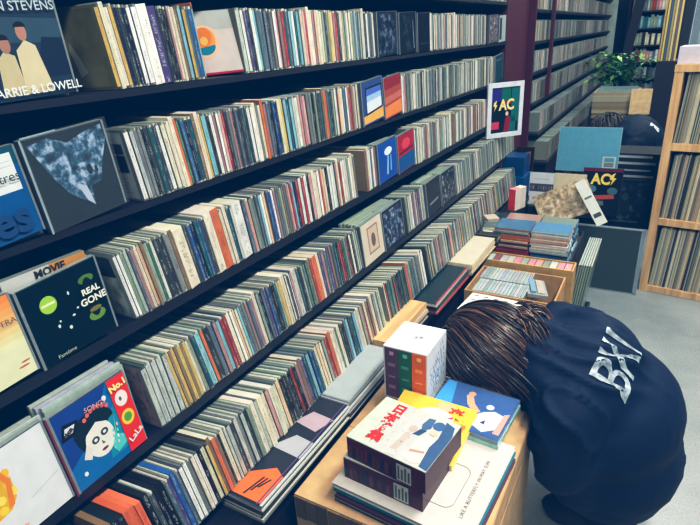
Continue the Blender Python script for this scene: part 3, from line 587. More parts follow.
# small red box and little items at the far end of the table
m = MB(); m.box((-.035, 0, 0), (0, .045, .098), (.86, .22, .20), top=(.9, .5, .5), front=(.82, .80, .78)); m.box((-.034, .045, 0), (0, .085, .098), (.80, .78, .74), top=(.85, .8, .78)); o = m.build('card_box', PAPER, bevel=.001); o.location = (-.525, 2.37, .4915); o.rotation_euler = (0, 0, -.35)
tag(o, 'small red and white box standing at the far end of the table', 'box')
for i in range(4):
    m = MB(); m.box((-.05, 0, 0), (0, .06, .012), random.choice([(.8, .78, .7), (.7, .66, .6), (.55, .6, .6)])); o = m.build('small_booklet', PAPER, bevel=.0008); o.location = (-.535+.004*i, 2.07+.01*i, .4915+.0125*i); o.rotation_euler = (0, 0, .2*i)
    tag(o, 'pale little booklet beside the small red box, %s from the table' % ORD[i], 'booklet', 'booklets by the red box')
# blue bag-like bundle past the end of rack
m = MB(); m.box((-.14, 0, 0), (.0, .16, .10), (.06, .30, .52)); m.box((-.12, .02, .10), (-.01, .15, .20), (.05, .26, .46)); o = m.build('plastic_bag', GLOSS, bevel=.012); o.location = (-.575, 2.77, .4455); tag(o, 'blue plastic bag at the far end of the table', 'bag')

# ------------------------------------------------------------------ carton with books in front
def carton(name, loc, w, d, h, label, rz=0, col=(.80, .65, .48), th=.005, closed=True, cut=None):
    t = empty(name, label, 'box', loc, rz)
    m = MB(); m.box((0, 0, 0), (w, th, h), col); m.box((0, d-th, 0), (w, d, h), col); m.box((0, th, 0), (th, d-th, h), col); m.box((w-th, th, 0), (w, d-th, h), col); m.box((th, th, 0), (w-th, d-th, th), col)
    m.build('body', CARD, t)
    if closed:
        m = MB(); m.box((.001, .001, h+.0005), (w-.001, d/2-.001, h+.0045), col); m.build('flap', CARD, t, bevel=.001)
        m = MB(); m.box((.001, d/2+.001, h+.0005), (w-.001, d-.001, h+.0045), col); m.build('flap', CARD, t, bevel=.001)
    return t
cb = carton('cardboard_box', (-.535, .618, 0), .372, .45, .415, 'large tan cardboard carton carrying the books in the foreground')
m = MB(); m.box((.372, .06, .02), (.3726, .35, .35), (.80, .66, .49)); m.build('side_panel', CARD, cb)
for i in range(5): text_mesh('printed_text', 'RECORDS 12 INCH', .014, face_M(.3730, .08+.04*i, .2) @ Matrix.Rotation(math.pi/2, 4, 'Z'), (.45, .36, .28), cb) if i in (1, 2) else None
m = MB()
for k in range(14):
    m.box((.002+.026*k, -.0012-.001*(k % 3), .36+.004*(k % 2)), (.026+.026*k, .001, .414+.002*(k % 3)), jit((.42, .33, .24), .04))
m.build('torn_front_edge', CARD, cb)
# low dark crate nearer the camera
t = empty('plastic_crate', 'low dark plastic crate on the floor, nearest the camera', 'crate', (-.52, .24, 0))
m = MB(); w_, d_, h_ = .40, .34, .30
for b in (((0, 0, 0), (w_, .012, h_)), ((0, d_-.012, 0), (w_, d_, h_)), ((0, .012, 0), (.012, d_-.012, h_)), ((w_-.012, .012, 0), (w_, d_-.012, h_)), ((.012, .012, 0), (w_-.012, d_-.012, .012))): m.box(*b, (.14, .15, .19))
m.build('shell', MATTE, t, bevel=.002)
m = MB(); m.box((-.006, -.006, h_), (w_+.006, .012, h_+.01), (.30, .31, .34)); m.box((-.006, d_-.012, h_), (w_+.006, d_+.006, h_+.01), (.36, .37, .4)); m.box((-.006, .012, h_), (.012, d_-.012, h_+.01), (.3, .31, .34)); m.box((w_-.012, .012, h_), (w_+.006, d_-.012, h_+.01), (.3, .31, .34)); m.build('rim', MATTE, t, bevel=.002)
for i in range(9):
    c = jit(random.choice([(.35, .30, .26), (.2, .2, .24), (.45, .42, .38)]), .04)
    m = MB(); m.box((0, 0, 0), (.33, .006, .27), c, top=tuple(v*.9 for v in c)); o = m.build('vinyl_record_sleeve', PAPER); o.location = (-.49, .262+.033*i, .0125); tag(o, 'dull record standing in the low dark crate, %s from the near side' % ORD[i], 'record', 'records in the low dark crate')

# pile on the carton: flat big books, boxed sets, paperback, blue CD and a cube box
zc = .4205
stack = [(.012, (.12, .13, .18), 'thick black hardback at the bottom of the foreground pile', .0), (.008, (.34, .20, .24), 'dark maroon booklet in the foreground pile', .004), (.010, (.10, .16, .24), 'navy square book in the foreground pile', -.004), (.006, (.12, .42, .52), 'teal-edged square book under the white one', .003)]
for th, c, lb, dx in stack:
    m = MB(); m.box((0, 0, 0), (.272, .262, th*.2), c); m.box((.002, .002, th*.2), (.270, .260, th*.8), (.80, .79, .76) if 'black' in lb else tuple(v*.8 for v in c)); m.box((0, 0, th*.8), (.272, .262, th), c)
    o = m.build('square_book', PAPER, bevel=.0006); o.location = (-.452+dx, .640-dx, zc); o.rotation_euler = (0, 0, R(-3.5)); tag(o, lb, 'book', 'square books in the foreground pile'); zc += th+.0003
    if 'navy' in lb:
        mm = MB(); mm.box((.03, -.0006, .002), (.09, .0001, .008), (.78, .8, .82)); mm.build('spine_title', PAPER, o)
m = MB(); m.box((0, 0, 0), (.274, .264, .0015), (.78, .78, .76)); m.box((.002, .002, .0015), (.272, .262, .0085), (.7, .7, .67)); m.box((0, 0, .0085), (.274, .264, .010), (.80, .78, .76))
wb = m.build('square_book', PAPER, bevel=.0005); wb.location = (-.454, .638, zc); wb.rotation_euler = (0, 0, R(-3.5)); tag(wb, 'large white square book with a line of black capitals, on the pile', 'book', 'square books in the foreground pile')
text_mesh('title', 'LIKE A BUTTERFLY IN MAY SUN', .0105, flat_M(.243, .122, .0104, R(91)), (.15, .15, .17), wb, spacing=1.05)
m = MB(); pts = []
for (cx, cy, a0) in ((.205, .145, 0), (.17, .145, 90), (.17, .07, 180), (.205, .07, 270)): pts += [(cx+.018*math.cos(R(a0+15*k)), cy+.018*math.sin(R(a0+15*k)), .0106) for k in range(7)]
m.tube(pts+[pts[0]], .00045, (.35, .36, .4), 5, cap=False); m.build('drawn_outline', PAPER, wb)
zc += .0102
JZ = zc
# two identical boxed sets with maroon sides
RED = (.80, .16, .16)
for i in range(2):
    hh = .0495
    t = empty('box_set', ('lower' if i == 0 else 'upper')+' of the two maroon boxed sets with a pale picture lid', 'box set', (-.438+.008*i, .662+.004*i, JZ+i*(hh+.0006)), R(-7 if i else -4), 'maroon boxed sets')
    m = MB(); m.box((0, 0, 0), (.168, .14, hh-.002), (.34, .11, .15)); m.build('slipcase', GLOSS, t, bevel=.0008)
    m = MB(); m.box((0, 0, hh-.0018), (.168, .14, hh), (.76, .77, .75)); l = m.build('lid', GLOSS, t, bevel=.0005)
    m = MB()
    for j in range(16): m.face([(.004+.009*j+q[0]*.006, -.0006, .006+q[1]*(.012+.022*random.random())) for q in ((0, 0), (1, 0), (1, 1), (0, 1))], jit(random.choice([(.16, .12, .2), (.36, .16, .18), (.12, .16, .24), (.42, .2, .2)]), .03))
    m.build('side_print', GLOSS, t)
    m = MB(); m.face([(.110, -.0011, .004), (.140, -.0011, .004), (.140, -.0011, .042), (.110, -.0011, .042)], (.80, .80, .78))
    for j in range(4): m.face([(.1125+.007*j, -.0015, .008), (.1165+.007*j, -.0015, .008), (.1165+.007*j, -.0015, .038-.006*(j % 2)), (.1125+.007*j, -.0015, .038-.006*(j % 2))], (.35, .33, .34))
    m.build('sticker', PAPER, t)
    m = MB()
    def LP(pts, c, dz=0): m.face([(p[0]*.168, p[1]*.14, hh+.0004+dz) for p in pts], c)
    LP([(0, .0), (.30, 0), (.3, 1), (0, 1)], (.76, .79, .74))
    LP([(.50, .02), (.62, .03), (.66, .5), (.6, .92), (.5, .9)], (.76, .76, .76), .0002)
    LP([(.68, .08), (.80, .04), (.9, .10), (.9, .52), (.76, .6), (.7, .4)], (.86, .82, .78), .0003)
    LP([(.9, .04), (1, .02), (1, .72), (.96, .9), (.84, .95), (.88, .6), (.86, .4)], (.28, .38, .52), .0004)
    LP([(.66, .62), (.74, .72), (.72, .92), (.64, .9), (.62, .74)], (.32, .42, .56), .0004); LP([(.6, .5), (.68, .52), (.72, .66), (.64, .64)], (.24, .32, .45), .0005); LP(circ(.80, .82, .07, .09, 12), (.30, .42, .58), .0005); LP(circ(.80, .67, .045, .06, 12), (.85, .74, .66), .0006)
    LP(circ(.57, .60, .05, .07, 12), (.72, .66, .62), .0005); LP([(.50, .12), (.58, .14), (.6, .5), (.53, .5)], (.74, .68, .64), .0004)
    LP([(.7, .2), (.86, .26), (.86, .3), (.7, .25)], (.72, .55, .5), .0006)
    for j in range(22): LP(circ(random.uniform(.04, .62), random.uniform(.05, .95), .008, .012, 6), random.choice([(.65, .7, .72), (.8, .7, .6), (.6, .66, .6)]), .0007)
    m.build('lid_print', GLOSS, l)
    for j, ch in enumerate('日本特集'): text_mesh('title', ch, .029, flat_M(.168*.27, .14*(.83-.21*j), hh+.0014, 0), RED, l, bold=.0012)
# yellow paperback
m = MB(); m.box((0, 0, 0), (.172, .155, .0008), (.9, .75, .2)); m.box((.002, .001, .0008), (.17, .154, .0122), (.88, .86, .8)); m.box((0, 0, .0122), (.172, .155, .013), (.93, .78, .24)); m.box((0, 0, .0008), (.0008, .155, .0122), (.9, .75, .2))
yb = m.build('paperback_book', PAPER, bevel=.0004); yb.location = (-.428, .768, JZ+.0018); yb.rotation_euler = (R(8.6), 0, R(-1)); tag(yb, 'yellow paperback with red lettering between boxed sets and white cube', 'book')
m = MB()
def YP(pts, c, dz): m.face([(p[0]*.172, p[1]*.155, .0134+dz) for p in pts], c)
YP(circ(.55, .66, .24, .18, 20), (.80, .84, .82), 0); YP(circ(.5, .62, .16, .11, 16), (.88, .88, .84), .0002); YP(circ(.62, .9, .13, .08, 14), (.88, .74, .55), .0001); YP([(.84, .02), (.93, .05), (.90, .28), (.85, .28)], (.35, .28, .2), .0002); YP([(.83, .02), (.92, .03), (.92, .10), (.84, .1)], (.3, .3, .32), .0004)
m.build('cover_art', PAPER, yb)
text_mesh('title', '楽', .034, flat_M(.172*.78, .155*.80, .0142), (.86, .2, .18), yb, bold=.001); text_mesh('title', '音', .022, flat_M(.172*.90, .155*.60, .0142), (.92, .5, .15), yb, bold=.0006)
# blue CD in plastic with a second one under it
m = MB(); m.box((0, 0, 0), (.172, .150, .010), (.62, .80, .74), top=(.5, .65, .7)); o = m.build('compact_disc_case', PLAST, bevel=.0008); o.location = (-.365, .872, zc+.0003); o.rotation_euler = (0, 0, R(-4)); tag(o, 'mint-edged case lying under the blue picture case', 'CD', 'cases beside the white cube')
m = MB(); m.box((0, 0, 0), (.172, .150, .010), (.55, .6, .66), top=(.18, .34, .58)); o = m.build('compact_disc_case', PLAST, bevel=.0008); o.location = (-.367, .874, zc+.0108); o.rotation_euler = (0, 0, R(-4)); tag(o, 'blue picture case with a figure in white, beside the white cube', 'CD', 'cases beside the white cube')
m = MB()
def BP(pts, c, dz): m.face([(p[0]*.172, p[1]*.150, .0104+dz) for p in pts], c)
BP([(.02, .02), (.98, .02), (.98, .98), (.02, .98)], (.20, .36, .60), 0); BP([(.02, .02), (.2, .02), (.26, .4), (.14, .98), (.02, .98)], (.25, .60, .86), .0001)
BP([(.60, .16), (.78, .06), (.92, .20), (.96, .5), (.80, .56), (.68, .48), (.58, .34)], (.84, .86, .90), .0002); BP([(.36, .74), (.44, .78), (.52, .60), (.64, .46), (.58, .38), (.44, .54)], (.88, .66, .54), .0003); BP(circ(.42, .80, .05, .06, 10), (.86, .62, .5), .0004)
BP(circ(.72, .62, .05, .06, 12), (.85, .88, .9), .0004); BP([(.70, .24), (.76, .22), (.75, .32)], (.15, .2, .4), .0005); BP([(.9, .1), (.98, .1), (.98, .6), (.92, .55)], (.86, .62, .58), .0003); BP([(.02, .3), (.12, .3), (.1, .4), (.02, .42)], (.85, .9, .95), .0003)
m.build('cover_art', GLOSS, o)
m = MB(); m.box((-.001, -.001, .0116), (.173, .151, .0119), (1, 1, 1)); m.build('plastic_wrap', FILM, o)
# cube box of three volumes
t = empty('box_set', 'white cube box set with purple, green and orange spines', 'box set', (-.479, .925, zc+.0003), R(0)); H_ = .139
m = MB(); m.box((0, 0, 0), (.003, .122, H_), (.84, .86, .9)); m.box((.104, 0, 0), (.107, .122, H_), (.84, .86, .9), front=(.86, .88, .92)); m.box((.003, 0, H_-.003), (.104, .122, H_), (.86, .88, .91)); m.box((.003, 0, 0), (.104, .122, .003), (.8, .82, .86)); m.box((.003, .119, .003), (.104, .122, H_-.003), (.84, .86, .9))
m.build('slipcase', PAPER, t)
for k, (c, nm) in enumerate((((.36, .22, .34), 'purple'), ((.10, .40, .30), 'green'), ((.90, .42, .12), 'orange'))):
    m = MB(); x0 = .0035+.0337*k; m.box((x0, -.0008, .0035), (x0+.0330, .116, H_-.0035), c); v = m.build('volume', PAPER, t, bevel=.001); v['label'] = nm+' volume spine'
    m = MB()
    for j in range(3): m.box((x0+.008, -.0013, .028+.03*j), (x0+.025, -.0008, .036+.03*j-.004*(j % 2)), tuple(min(1, q+.22) for q in c))
    m.box((x0+.012, -.0013, .118), (x0+.022, -.0008, .127), tuple(min(1, q+.4) for q in c)); m.build('spine_print', PAPER, v)
m = MB()
for j in range(26):
    cy, cz = random.uniform(.02, .10), random.uniform(.02, .12)
    m.tube([(.1073, cy+.012*math.cos(q*1.1)*random.uniform(.6, 1), cz+.014*math.sin(q*1.1)) for q in range(5)], .00045, (.55, .64, .74), 4, cap=False)
m.build('line_drawing', PAPER, t)
text_mesh('title', '全集', .012, flat_M(.062, .062, H_+.0006, .3), (.5, .52, .56), t); 

# ------------------------------------------------------------------ crates further along the aisle
def crate(name, x0, y0, x1, y1, z0, z1, col, label, mat=CARD, th=.006):
    t = empty(name, label, 'box', (x0, y0, z0)); w, d, h = x1-x0, y1-y0, z1-z0; m = MB()
    for b in (((0, 0, 0), (w, th, h)), ((0, d-th, 0), (w, d, h)), ((0, th, 0), (th, d-th, h)), ((w-th, th, 0), (w, d-th, h)), ((th, th, 0), (w-th, d-th, th))): m.box(*b, col)
    m.build('body', mat, t, bevel=.0015); return t
crate('record_crate', -.515, 1.10, -.255, 1.40, 0, .27, (.22, .20, .20), 'low dark crate of records under the crouching person\'s hands', MATTE)
for i in range(16):
    c = jit(random.choice([(.6, .56, .46), (.3, .3, .33), (.7, .68, .62), (.4, .2, .2)]), .04)
    m = MB(); m.box((0, 0, 0), (.24, .005, .315), c); o = m.build('vinyl_record_sleeve', PAPER); o.location = (-.505, 1.112+.0175*i, .0065); tag(o, 'record in the low dark crate by the person, %s from the near side' % ORD[i], 'record', 'records under the person\'s hands')
bt = empty('low_bench', 'low black bench along the aisle carrying boxes of CDs', 'bench', (-.36, 2.1, 0))
m = MB(); m.box((-.185, -.68, .22), (.13, .52, .24), (0,0,0)); m.build('top', BLACK, bt)
for y in (-.65, -.1, .48):
    m = MB(); m.box((-.14, y-.015, 0), (.11, y+.015, .22), (0,0,0)); m.build('leg', BLACK, bt)
crate('cardboard_box', -.50, 1.425, -.30, 1.665, .241, .385, (.62, .50, .36), 'narrow carton in front of the crouching person, white sheet on it')
m = MB(); m.box((-.19, 0, 0), (0, .145, .0025), (.90, .90, .88))
for i in range(5):
    for j in range(4): m.face([(-.175+.035*i+q[0], .02+.033*j+q[1], .0030) for q in ((0, 0), (.014, .003), (.013, .009), (-.001, .006))], (.35, .36, .38))
o = m.build('paper_sheet', PAPER); o.location = (-.325, 1.535, .386+.001); o.rotation_euler = (0, 0, -.08); tag(o, 'white sheet with small dark marks, lying by the person\'s head', 'paper')
crate('cardboard_box', -.535, 1.69, -.225, 1.93, .241, .395, (.72, .56, .38), 'open tan carton filled with clear-sleeved CDs')
k = 0
for row in range(2):
    for i in range(15):
        c = jit((.66, .70, .70), .05)
        m = MB(); m.box((0, 0, 0), (.0095, .108, .148), c, top=jit((.72, .76, .77), .08), skip='b'); m.box((.0015, .002, .148), (.008, .106, .149), jit((.62, .66, .68), .08))
        o = m.build('disc_sleeve', PLAST); o.location = (-.526+.0122*i+(.0 if row else .006), 1.699+.116*row, .2485); o.rotation_euler = (0, R(4), 0)
        tag(o, 'clear-sleeved CD in the open tan carton, %s from the left in its %s row' % (ORD[i], ('near', 'far')[row]), 'disc sleeve', 'clear-sleeved CDs in the tan carton')
m = MB(); m.box((0, 0, 0), (.07, .13, .012), (.60, .62, .62)); m.box((.012, .01, .012), (.03, .12, .02), (.5, .62, .72)); m.box((.036, .01, .012), (.06, .12, .017), (.70, .68, .64)); o = m.build('plastic_packet', PLAST, bevel=.002); o.location = (-.325, 1.75, .38); o.rotation_euler = (0, .12, .3); tag(o, 'clear packet lying at the right end of the tan carton', 'packet')
crate('cardboard_box', -.545, 1.95, -.205, 2.04, .241, .415, (.74, .60, .36), 'shallow yellowish carton holding a lying row of mauve CDs')
for i in range(12):
    m = MB(); c = jit(random.choice([PAL['H'], PAL['L'], PAL['P'], PAL['S']]), .04); m.box((0, 0, 0), (.024, .072, .162), c, top=jit(c, .05)); o = m.build('cassette_case', PLAST, bevel=.001); o.location = (-.536+.027*i, 1.958, .2485)
    tag(o, 'mauve-grey cassette in the shallow yellowish carton, %s from the left' % ORD[i], 'cassette', 'cassettes in the shallow carton')
# black tray of piled CDs
crate('plastic_crate', -.548, 2.055, -.24, 2.56, .241, .365, (.10, .11, .14), 'black tray holding piles of flat CDs beyond the cartons', MATTE)
def pile(x, y, z, cols, w, d, lab, group, th=.0102, face='-y'):
    for i, c in enumerate(cols):
        c3 = jit(PAL[c], .05); m = MB()
        m.box((0, 0, 0), (w, d, th*.42), tuple(v*.8 for v in c3)); m.box((.0004, .0004, th*.5), (w-.0004, d-.0004, th*.93), c3, top=jit(random.choice([(.25, .27, .3), (.5, .52, .5), (.3, .5, .62), (.6, .5, .45)]), .05)); m.box((.001, .0012, th*.4), (w-.001, d-.001, th*.52), (.14, .14, .16), skip='tb')
        o = m.build('compact_disc_case', PLAST); o.location = (x+random.uniform(-.004, .004), y+random.uniform(-.003, .003), z+i*th); o.rotation_euler = (0, 0, random.uniform(-.03, .03))
        tag(o, '%s-edged CD lying flat in the %s, %s up' % (CNAME[c], lab, ordw(i+1)), 'CD', group)
for i, (x, y) in enumerate(((-.54, 2.07), (-.39, 2.07))):
    m = MB(); m.box((0, 0, 0), (.143, .47, .10), (.16, .16, .19)); o = m.build('storage_box', MATTE, bevel=.003); o.location = (x, y, .2475); tag(o, ('left', 'right')[i]+' dark storage box under the flat CD piles in the black tray', 'box')
pile(-.538, 2.075, .3485, 'WCSWDRRRPKZOOHLH', .142, .125, 'near left pile of the black tray', 'CDs in the near left pile')
pile(-.388, 2.072, .3485, 'BBBABBBLWCWPCZWL', .142, .125, 'near right pile of the black tray', 'CDs in the near right pile')
pile(-.536, 2.22, .3485, 'KDSGCRKYDQMDKS', .142, .125, 'far left pile of the black tray', 'CDs in the far left pile')
pile(-.388, 2.22, .3485, 'DDSGCRKDQBBTAB', .142, .125, 'far right pile of the black tray', 'CDs in the far right pile')
# greyish plastic-wrapped records leaning at the aisle side of the tray
for i in range(6):
    m = MB(); c = jit((.56, .62, .56), .04); m.box((0, 0, 0), (.006, .33, .32), c, top=jit((.68, .72, .68), .04)); o = m.build('vinyl_record_sleeve', PLAST, bevel=.0008); o.location = (-.232+.0085*i, 2.05, .085); o.rotation_euler = (0, R(6), 0); tag(o, 'plastic-wrapped record standing along the aisle side of the black tray, %s from left' % ORD[i], 'record', 'wrapped records beside the tray')
crate('plastic_crate', -.238, 2.035, -.165, 2.40, .0, .084, (.2, .22, .25), 'low grey base under the wrapped records', MATTE)

# ------------------------------------------------------------------ things beyond the tray
def panel(name, w, h, th, M, label, cat, col, edge=(.6, .62, .62), group=None, mat=GLOSS):
    """upright square facing -Y in its own frame (X right, Z up)"""
    m = MB(); m.box((0, 0, 0), (w, th, h), edge); o = m.build(name, PAPER, bevel=.0008); o.matrix_world = M; tag(o, label, cat, group)
    a = MB(); a.face([(.003, -.0006, .003), (w-.003, -.0006, .003), (w-.003, -.0006, h-.003), (.003, -.0006, h-.003)], col); lay = [.0006]
    def P(pts, c, up=True):
        if up: lay[0] += .0005
        a.face([(p[0]*w, -lay[0], p[1]*h) for p in pts], c)
    return o, a, P
def TM(x, y, z, rz=0, back=0, roll=0): return Matrix.Translation((x, y, z)) @ Matrix.Rotation(rz, 4, 'Z') @ Matrix.Rotation(-back, 4, 'X') @ Matrix.Rotation(roll, 4, 'Y')
def ptext(o, body, size, x, z, col, rot=0, y=-.004, bold=0, sx=1): return text_mesh('title', body, size, Matrix.Translation((x, y, z)) @ Matrix.Rotation(math.pi/2, 4, 'X') @ Matrix.Rotation(rot, 4, 'Z'), col, o, bold=bold, sx=sx)
# big dark teal LP leaning on the floor
o, a, P = panel('vinyl_record_sleeve', .315, .315, .006, TM(-.318, 2.735, .003, R(0), R(17)), 'dark green LP leaning upright on the floor at the end of the bench', 'record', (.01, .14, .15), (.5, .56, .6))
for i in range(9): P([(.36+.01*(i % 3), .60-.03*i), (.62-.02*(i % 2), .60-.03*i), (.62-.02*(i % 2), .606-.03*i), (.36+.01*(i % 3), .606-.03*i)], (.05, .21, .22), i == 0)
a.build('cover_art', DARKP, o)
m = MB(); m.box((-.004, -.008, 0), (.33, -.0072, .324), (1, 1, 1)); m.build('plastic_sleeve', FILM, o)
m = MB(); m.box((-.004, -.009, .316), (.33, -.007, .324), (.62, .68, .72)); m.box((.317, -.009, 0), (.330, -.007, .318), (.48, .54, .58)); m.build('sleeve_edge', PLAST, o)
# dark record crate behind it
crate('record_crate', -.40, 2.97, -.015, 3.35, 0, .30, (.10, .10, .13), 'black record crate on the floor behind the green LP', MATTE)
kk = 0
for i in range(26):
    c = jit(random.choice([(.1, .12, .16), (.3, .3, .32), (.16, .2, .26), (.5, .5, .5)]), .03)
    m = MB(); m.box((0, 0, 0), (.318, .005, .312), c); o = m.build('vinyl_record_sleeve', PAPER); o.location = (-.375, 3.07+.0095*i, .012); tag(o, 'record standing in the black floor crate, %s from the front' % ordw(i+1), 'record', 'records in the black floor crate')
# two dark covers at its front
mk = art_mat('dark_photo', (.04, .07, .10), (.07, .12, .16), (.26, .33, .36), 4, 12, .52)
o, a, P = panel('vinyl_record_sleeve', .24, .25, .006, TM(-.215, 2.955, .27, R(2), R(7)), 'dark cover with a dim figure, right of the band-logo cover', 'record', (.05, .09, .12), (.1, .13, .16))
P([(.1, .12), (.75, .12), (.75, .15), (.1, .15)], (.25, .3, .34)); P(circ(.45, .64, .07, .08, 14), (.18, .24, .27)); P([(.34, .3), (.36, .56), (.54, .56), (.58, .3)], (.10, .15, .18)); a.build('cover_art', GLOSS, o)
g = MB(); g.face([(.015, -.0008, .02), (.225, -.0008, .02), (.225, -.0008, .235), (.015, -.0008, .235)], (1, 1, 1)); g.build('photo', mk, o)
o, a, P = panel('vinyl_record_sleeve', .185, .235, .006, TM(-.31, 2.89, .35, R(2), R(8)), 'black cover with yellow band lettering and red stripe, beside the newsprint', 'record', (.05, .09, .12), (.1, .13, .16))
P([(.02, .93), (.98, .93), (.98, .99), (.02, .99)], (.45, .08, .22)); P([(.2, .30), (.85, .36), (.82, .45), (.22, .40)], (.72, .30, .24)); P(circ(.25, .55, .13, .08, 14), (.35, .5, .56)); P(circ(.78, .52, .13, .08, 14), (.3, .42, .46)); P([(.4, .2), (.6, .2), (.58, .30), (.42, .3)], (.4, .45, .46)); a.build('cover_art', GLOSS, o)
ptext(o, 'AC', .075, .085, .178, (.92, .82, .40), bold=.003, sx=.85)
g = MB(); g.face([(.128, -.008, .200), (.150, -.008, .215), (.143, -.008, .190), (.156, -.008, .188), (.132, -.008, .150), (.138, -.008, .178), (.126, -.008, .180)], (.92, .82, .40)); g.build('lightning_mark', PAPER, o)
# newsprint / map leaning
mn = art_mat('newsprint', (.45, .40, .32), (.66, .58, .46), (.80, .76, .68), 5, 14, .48)
m = MB(); m.box((0, 0, 0), (.15, .004, .20), (.80, .76, .66)); o = m.build('card_sheet', PAPER); o.matrix_world = TM(-.432, 2.78, .375, R(0), R(10)); tag(o, 'beige card sheet behind the creased map', 'paper')
m = MB(); m.face([(0, 0, 0), (.27, 0, 0), (.27, 0, .17), (0, 0, .17)], (1, 1, 1)); m.face([(0, .003, 0), (0, .003, .17), (.27, .003, .17), (.27, .003, 0)], (1, 1, 1)); o = m.build('paper_map', mn); o.matrix_world = TM(-.445, 2.66, .325, R(4), R(28), R(-25)); tag(o, 'creased brown printed map or newspaper leaning by the CD piles', 'paper')
m = MB(); m.box((0, 0, 0), (.05, .004, .235), (.80, .82, .80)); m.box((.008, -.001, .04), (.042, 0, .06), (.2, .2, .22)); m.box((.008, -.001, .14), (.042, 0, .15), (.4, .4, .42)); o = m.build('paper_strip', PAPER); o.matrix_world = TM(-.195, 2.645, .365, R(4), R(24), R(-32)); tag(o, 'white printed strip sliding along the map\'s right edge', 'paper')
bs = crate('record_crate', -.54, 2.62, -.33, 2.72, 0, .30, (.16, .14, .13), 'dark crate under the map and white card', MATTE)
# white card with photo band
o, a, P = panel('greeting_card', .122, .170, .003, TM(-.555, 2.80, .40, R(0), R(4)), 'upright white card with a dark photo band', 'card', (.84, .86, .90), (.8, .82, .86))
P([(.02, .42), (.98, .42), (.98, .66), (.02, .66)], (.30, .28, .32))
for i in range(9): P(circ(.08+.105*i, .54, .03, .07, 8), random.choice([(.6, .58, .6), (.16, .15, .2), (.45, .42, .45)]), i == 0)
P([(.2, .80), (.8, .80), (.8, .81), (.2, .81)], (.6, .62, .66)); a.build('cover_art', PAPER, o)
m = MB(); m.box((0, 0, 0), (.23, .18, .40), (.12, .13, .17)); o = m.build('storage_box', MATTE, bevel=.003); o.location = (-.545, 2.765, 0); tag(o, 'tall dark box on the floor under the upright white card', 'box')
# light blue LP
o, a, P = panel('vinyl_record_sleeve', .295, .225, .006, TM(-.455, 2.96, .552, R(1), R(8)), 'plain light blue LP sleeve with a small pale label in its corner', 'record', (.35, .60, .70), (.55, .68, .72))
P([(.75, .10), (.96, .10), (.96, .36), (.75, .36)], (.70, .74, .74)); P([(.78, .13), (.93, .13), (.93, .22), (.78, .22)], (.45, .5, .5)); P([(.78, .24), (.93, .24), (.93, .33), (.78, .33)], (.35, .56, .64)); a.build('cover_art', PAPER, o)
crate('record_crate', -.47, 3.0, -.42, 3.3, 0, .55, (.10, .11, .16), 'tall dark divider behind the light blue LP', MATTE)
# black boxes with white stripes
for i in range(4):
    m = MB(); m.box((0, 0, 0), (.21, .22, .034), (.06, .07, .12)); o = m.build('record_box', MATTE, bevel=.002); o.location = (-.19+.004*(i % 2), 3.12, .485+.0345*i+.001); tag(o, 'flat black box with a white edge stripe behind the dark covers, %s from the bottom' % ORD[i], 'box', 'black boxes with white stripes')
    m = MB(); m.box((.012, -.001, .012), (.195-.02*(i % 2), .0, .024 if i != 1 else .02), (.74, .76, .80)); m.build('edge_label', PAPER, o)
crate('record_crate', -.20, 3.10, .01, 3.36, .3265, .483, (.08, .08, .12), 'black crate under the striped boxes', MATTE)

# poster in a white frame at the rack's end
t = empty('framed_poster', 'white-framed poster with yellow band lettering at the end of the rack', 'poster', (-.722, 2.565, .775), R(50))
m = MB(); W_, H2 = .20, .255
for b in (((0, 0, 0), (W_, .01, .022)), ((0, 0, H2-.022), (W_, .01, H2)), ((0, 0, .022), (.022, .01, H2-.022)), ((W_-.022, 0, .022), (W_, .01, H2-.022))): m.box(*b, (.80, .83, .88))
m.build('frame', MATTE, t, bevel=.001)
m = MB(); m.face([(.018, .006, .018), (W_-.018, .006, .018), (W_-.018, .006, H2-.018), (.018, .006, H2-.018)], (.05, .12, .16))
for x0, x1, z0, z1, c in ((.022, .08, .17, .23, (.2, .18, .5)), (.08, .13, .17, .235, (.1, .42, .36)), (.135, .178, .07, .235, (.1, .42, .42)), (.022, .07, .04, .075, (.75, .25, .38)), (.125, .165, .025, .095, (.12, .40, .42)), (.08, .14, .155, .17, (.6, .15, .22))):
    m.face([(x0, .0052, z0), (x1, .0052, z0), (x1, .0052, z1), (x0, .0052, z1)], c)
m.face([(.095, .0045, .02), (.125, .0045, .02), (.135, .0045, .085), (.12, .0045, .105), (.105, .0045, .09)], (.55, .12, .2)); m.face([(.112+.009*math.cos(q), .004, .11+.011*math.sin(q)) for q in [k*.7 for k in range(9)]], (.85, .75, .75))
m.face([(.036, .0035, .165), (.052, .0035, .175), (.047, .0035, .155), (.056, .0035, .154), (.038, .0035, .125), (.043, .0035, .147), (.034, .0035, .148)], (.92, .84, .60))
m.build('print', GLOSS, t)
ptext(t, 'AC', .068, .108, .150, (.92, .84, .60), y=.003, bold=.0025, sx=.9)
m = MB(); pass
m = MB(); m.box((0, 0, 0), (.09, .02, .25), (.12, .09, .09)); m.face([(.02, -.001, .02), (.07, -.001, .02), (.075, -.001, .23), (.035, -.001, .22)], (.70, .42, .2)); m.face([(.01, -.002, 0), (.085, -.002, 0), (.085, -.002, .03), (.01, -.002, .02)], (.85, .6, .2)); o = m.build('small_poster', GLOSS); o.matrix_world = TM(-.66, 2.93, .42, 0, R(3)); tag(o, 'narrow black and orange printed panel below the framed poster', 'poster')

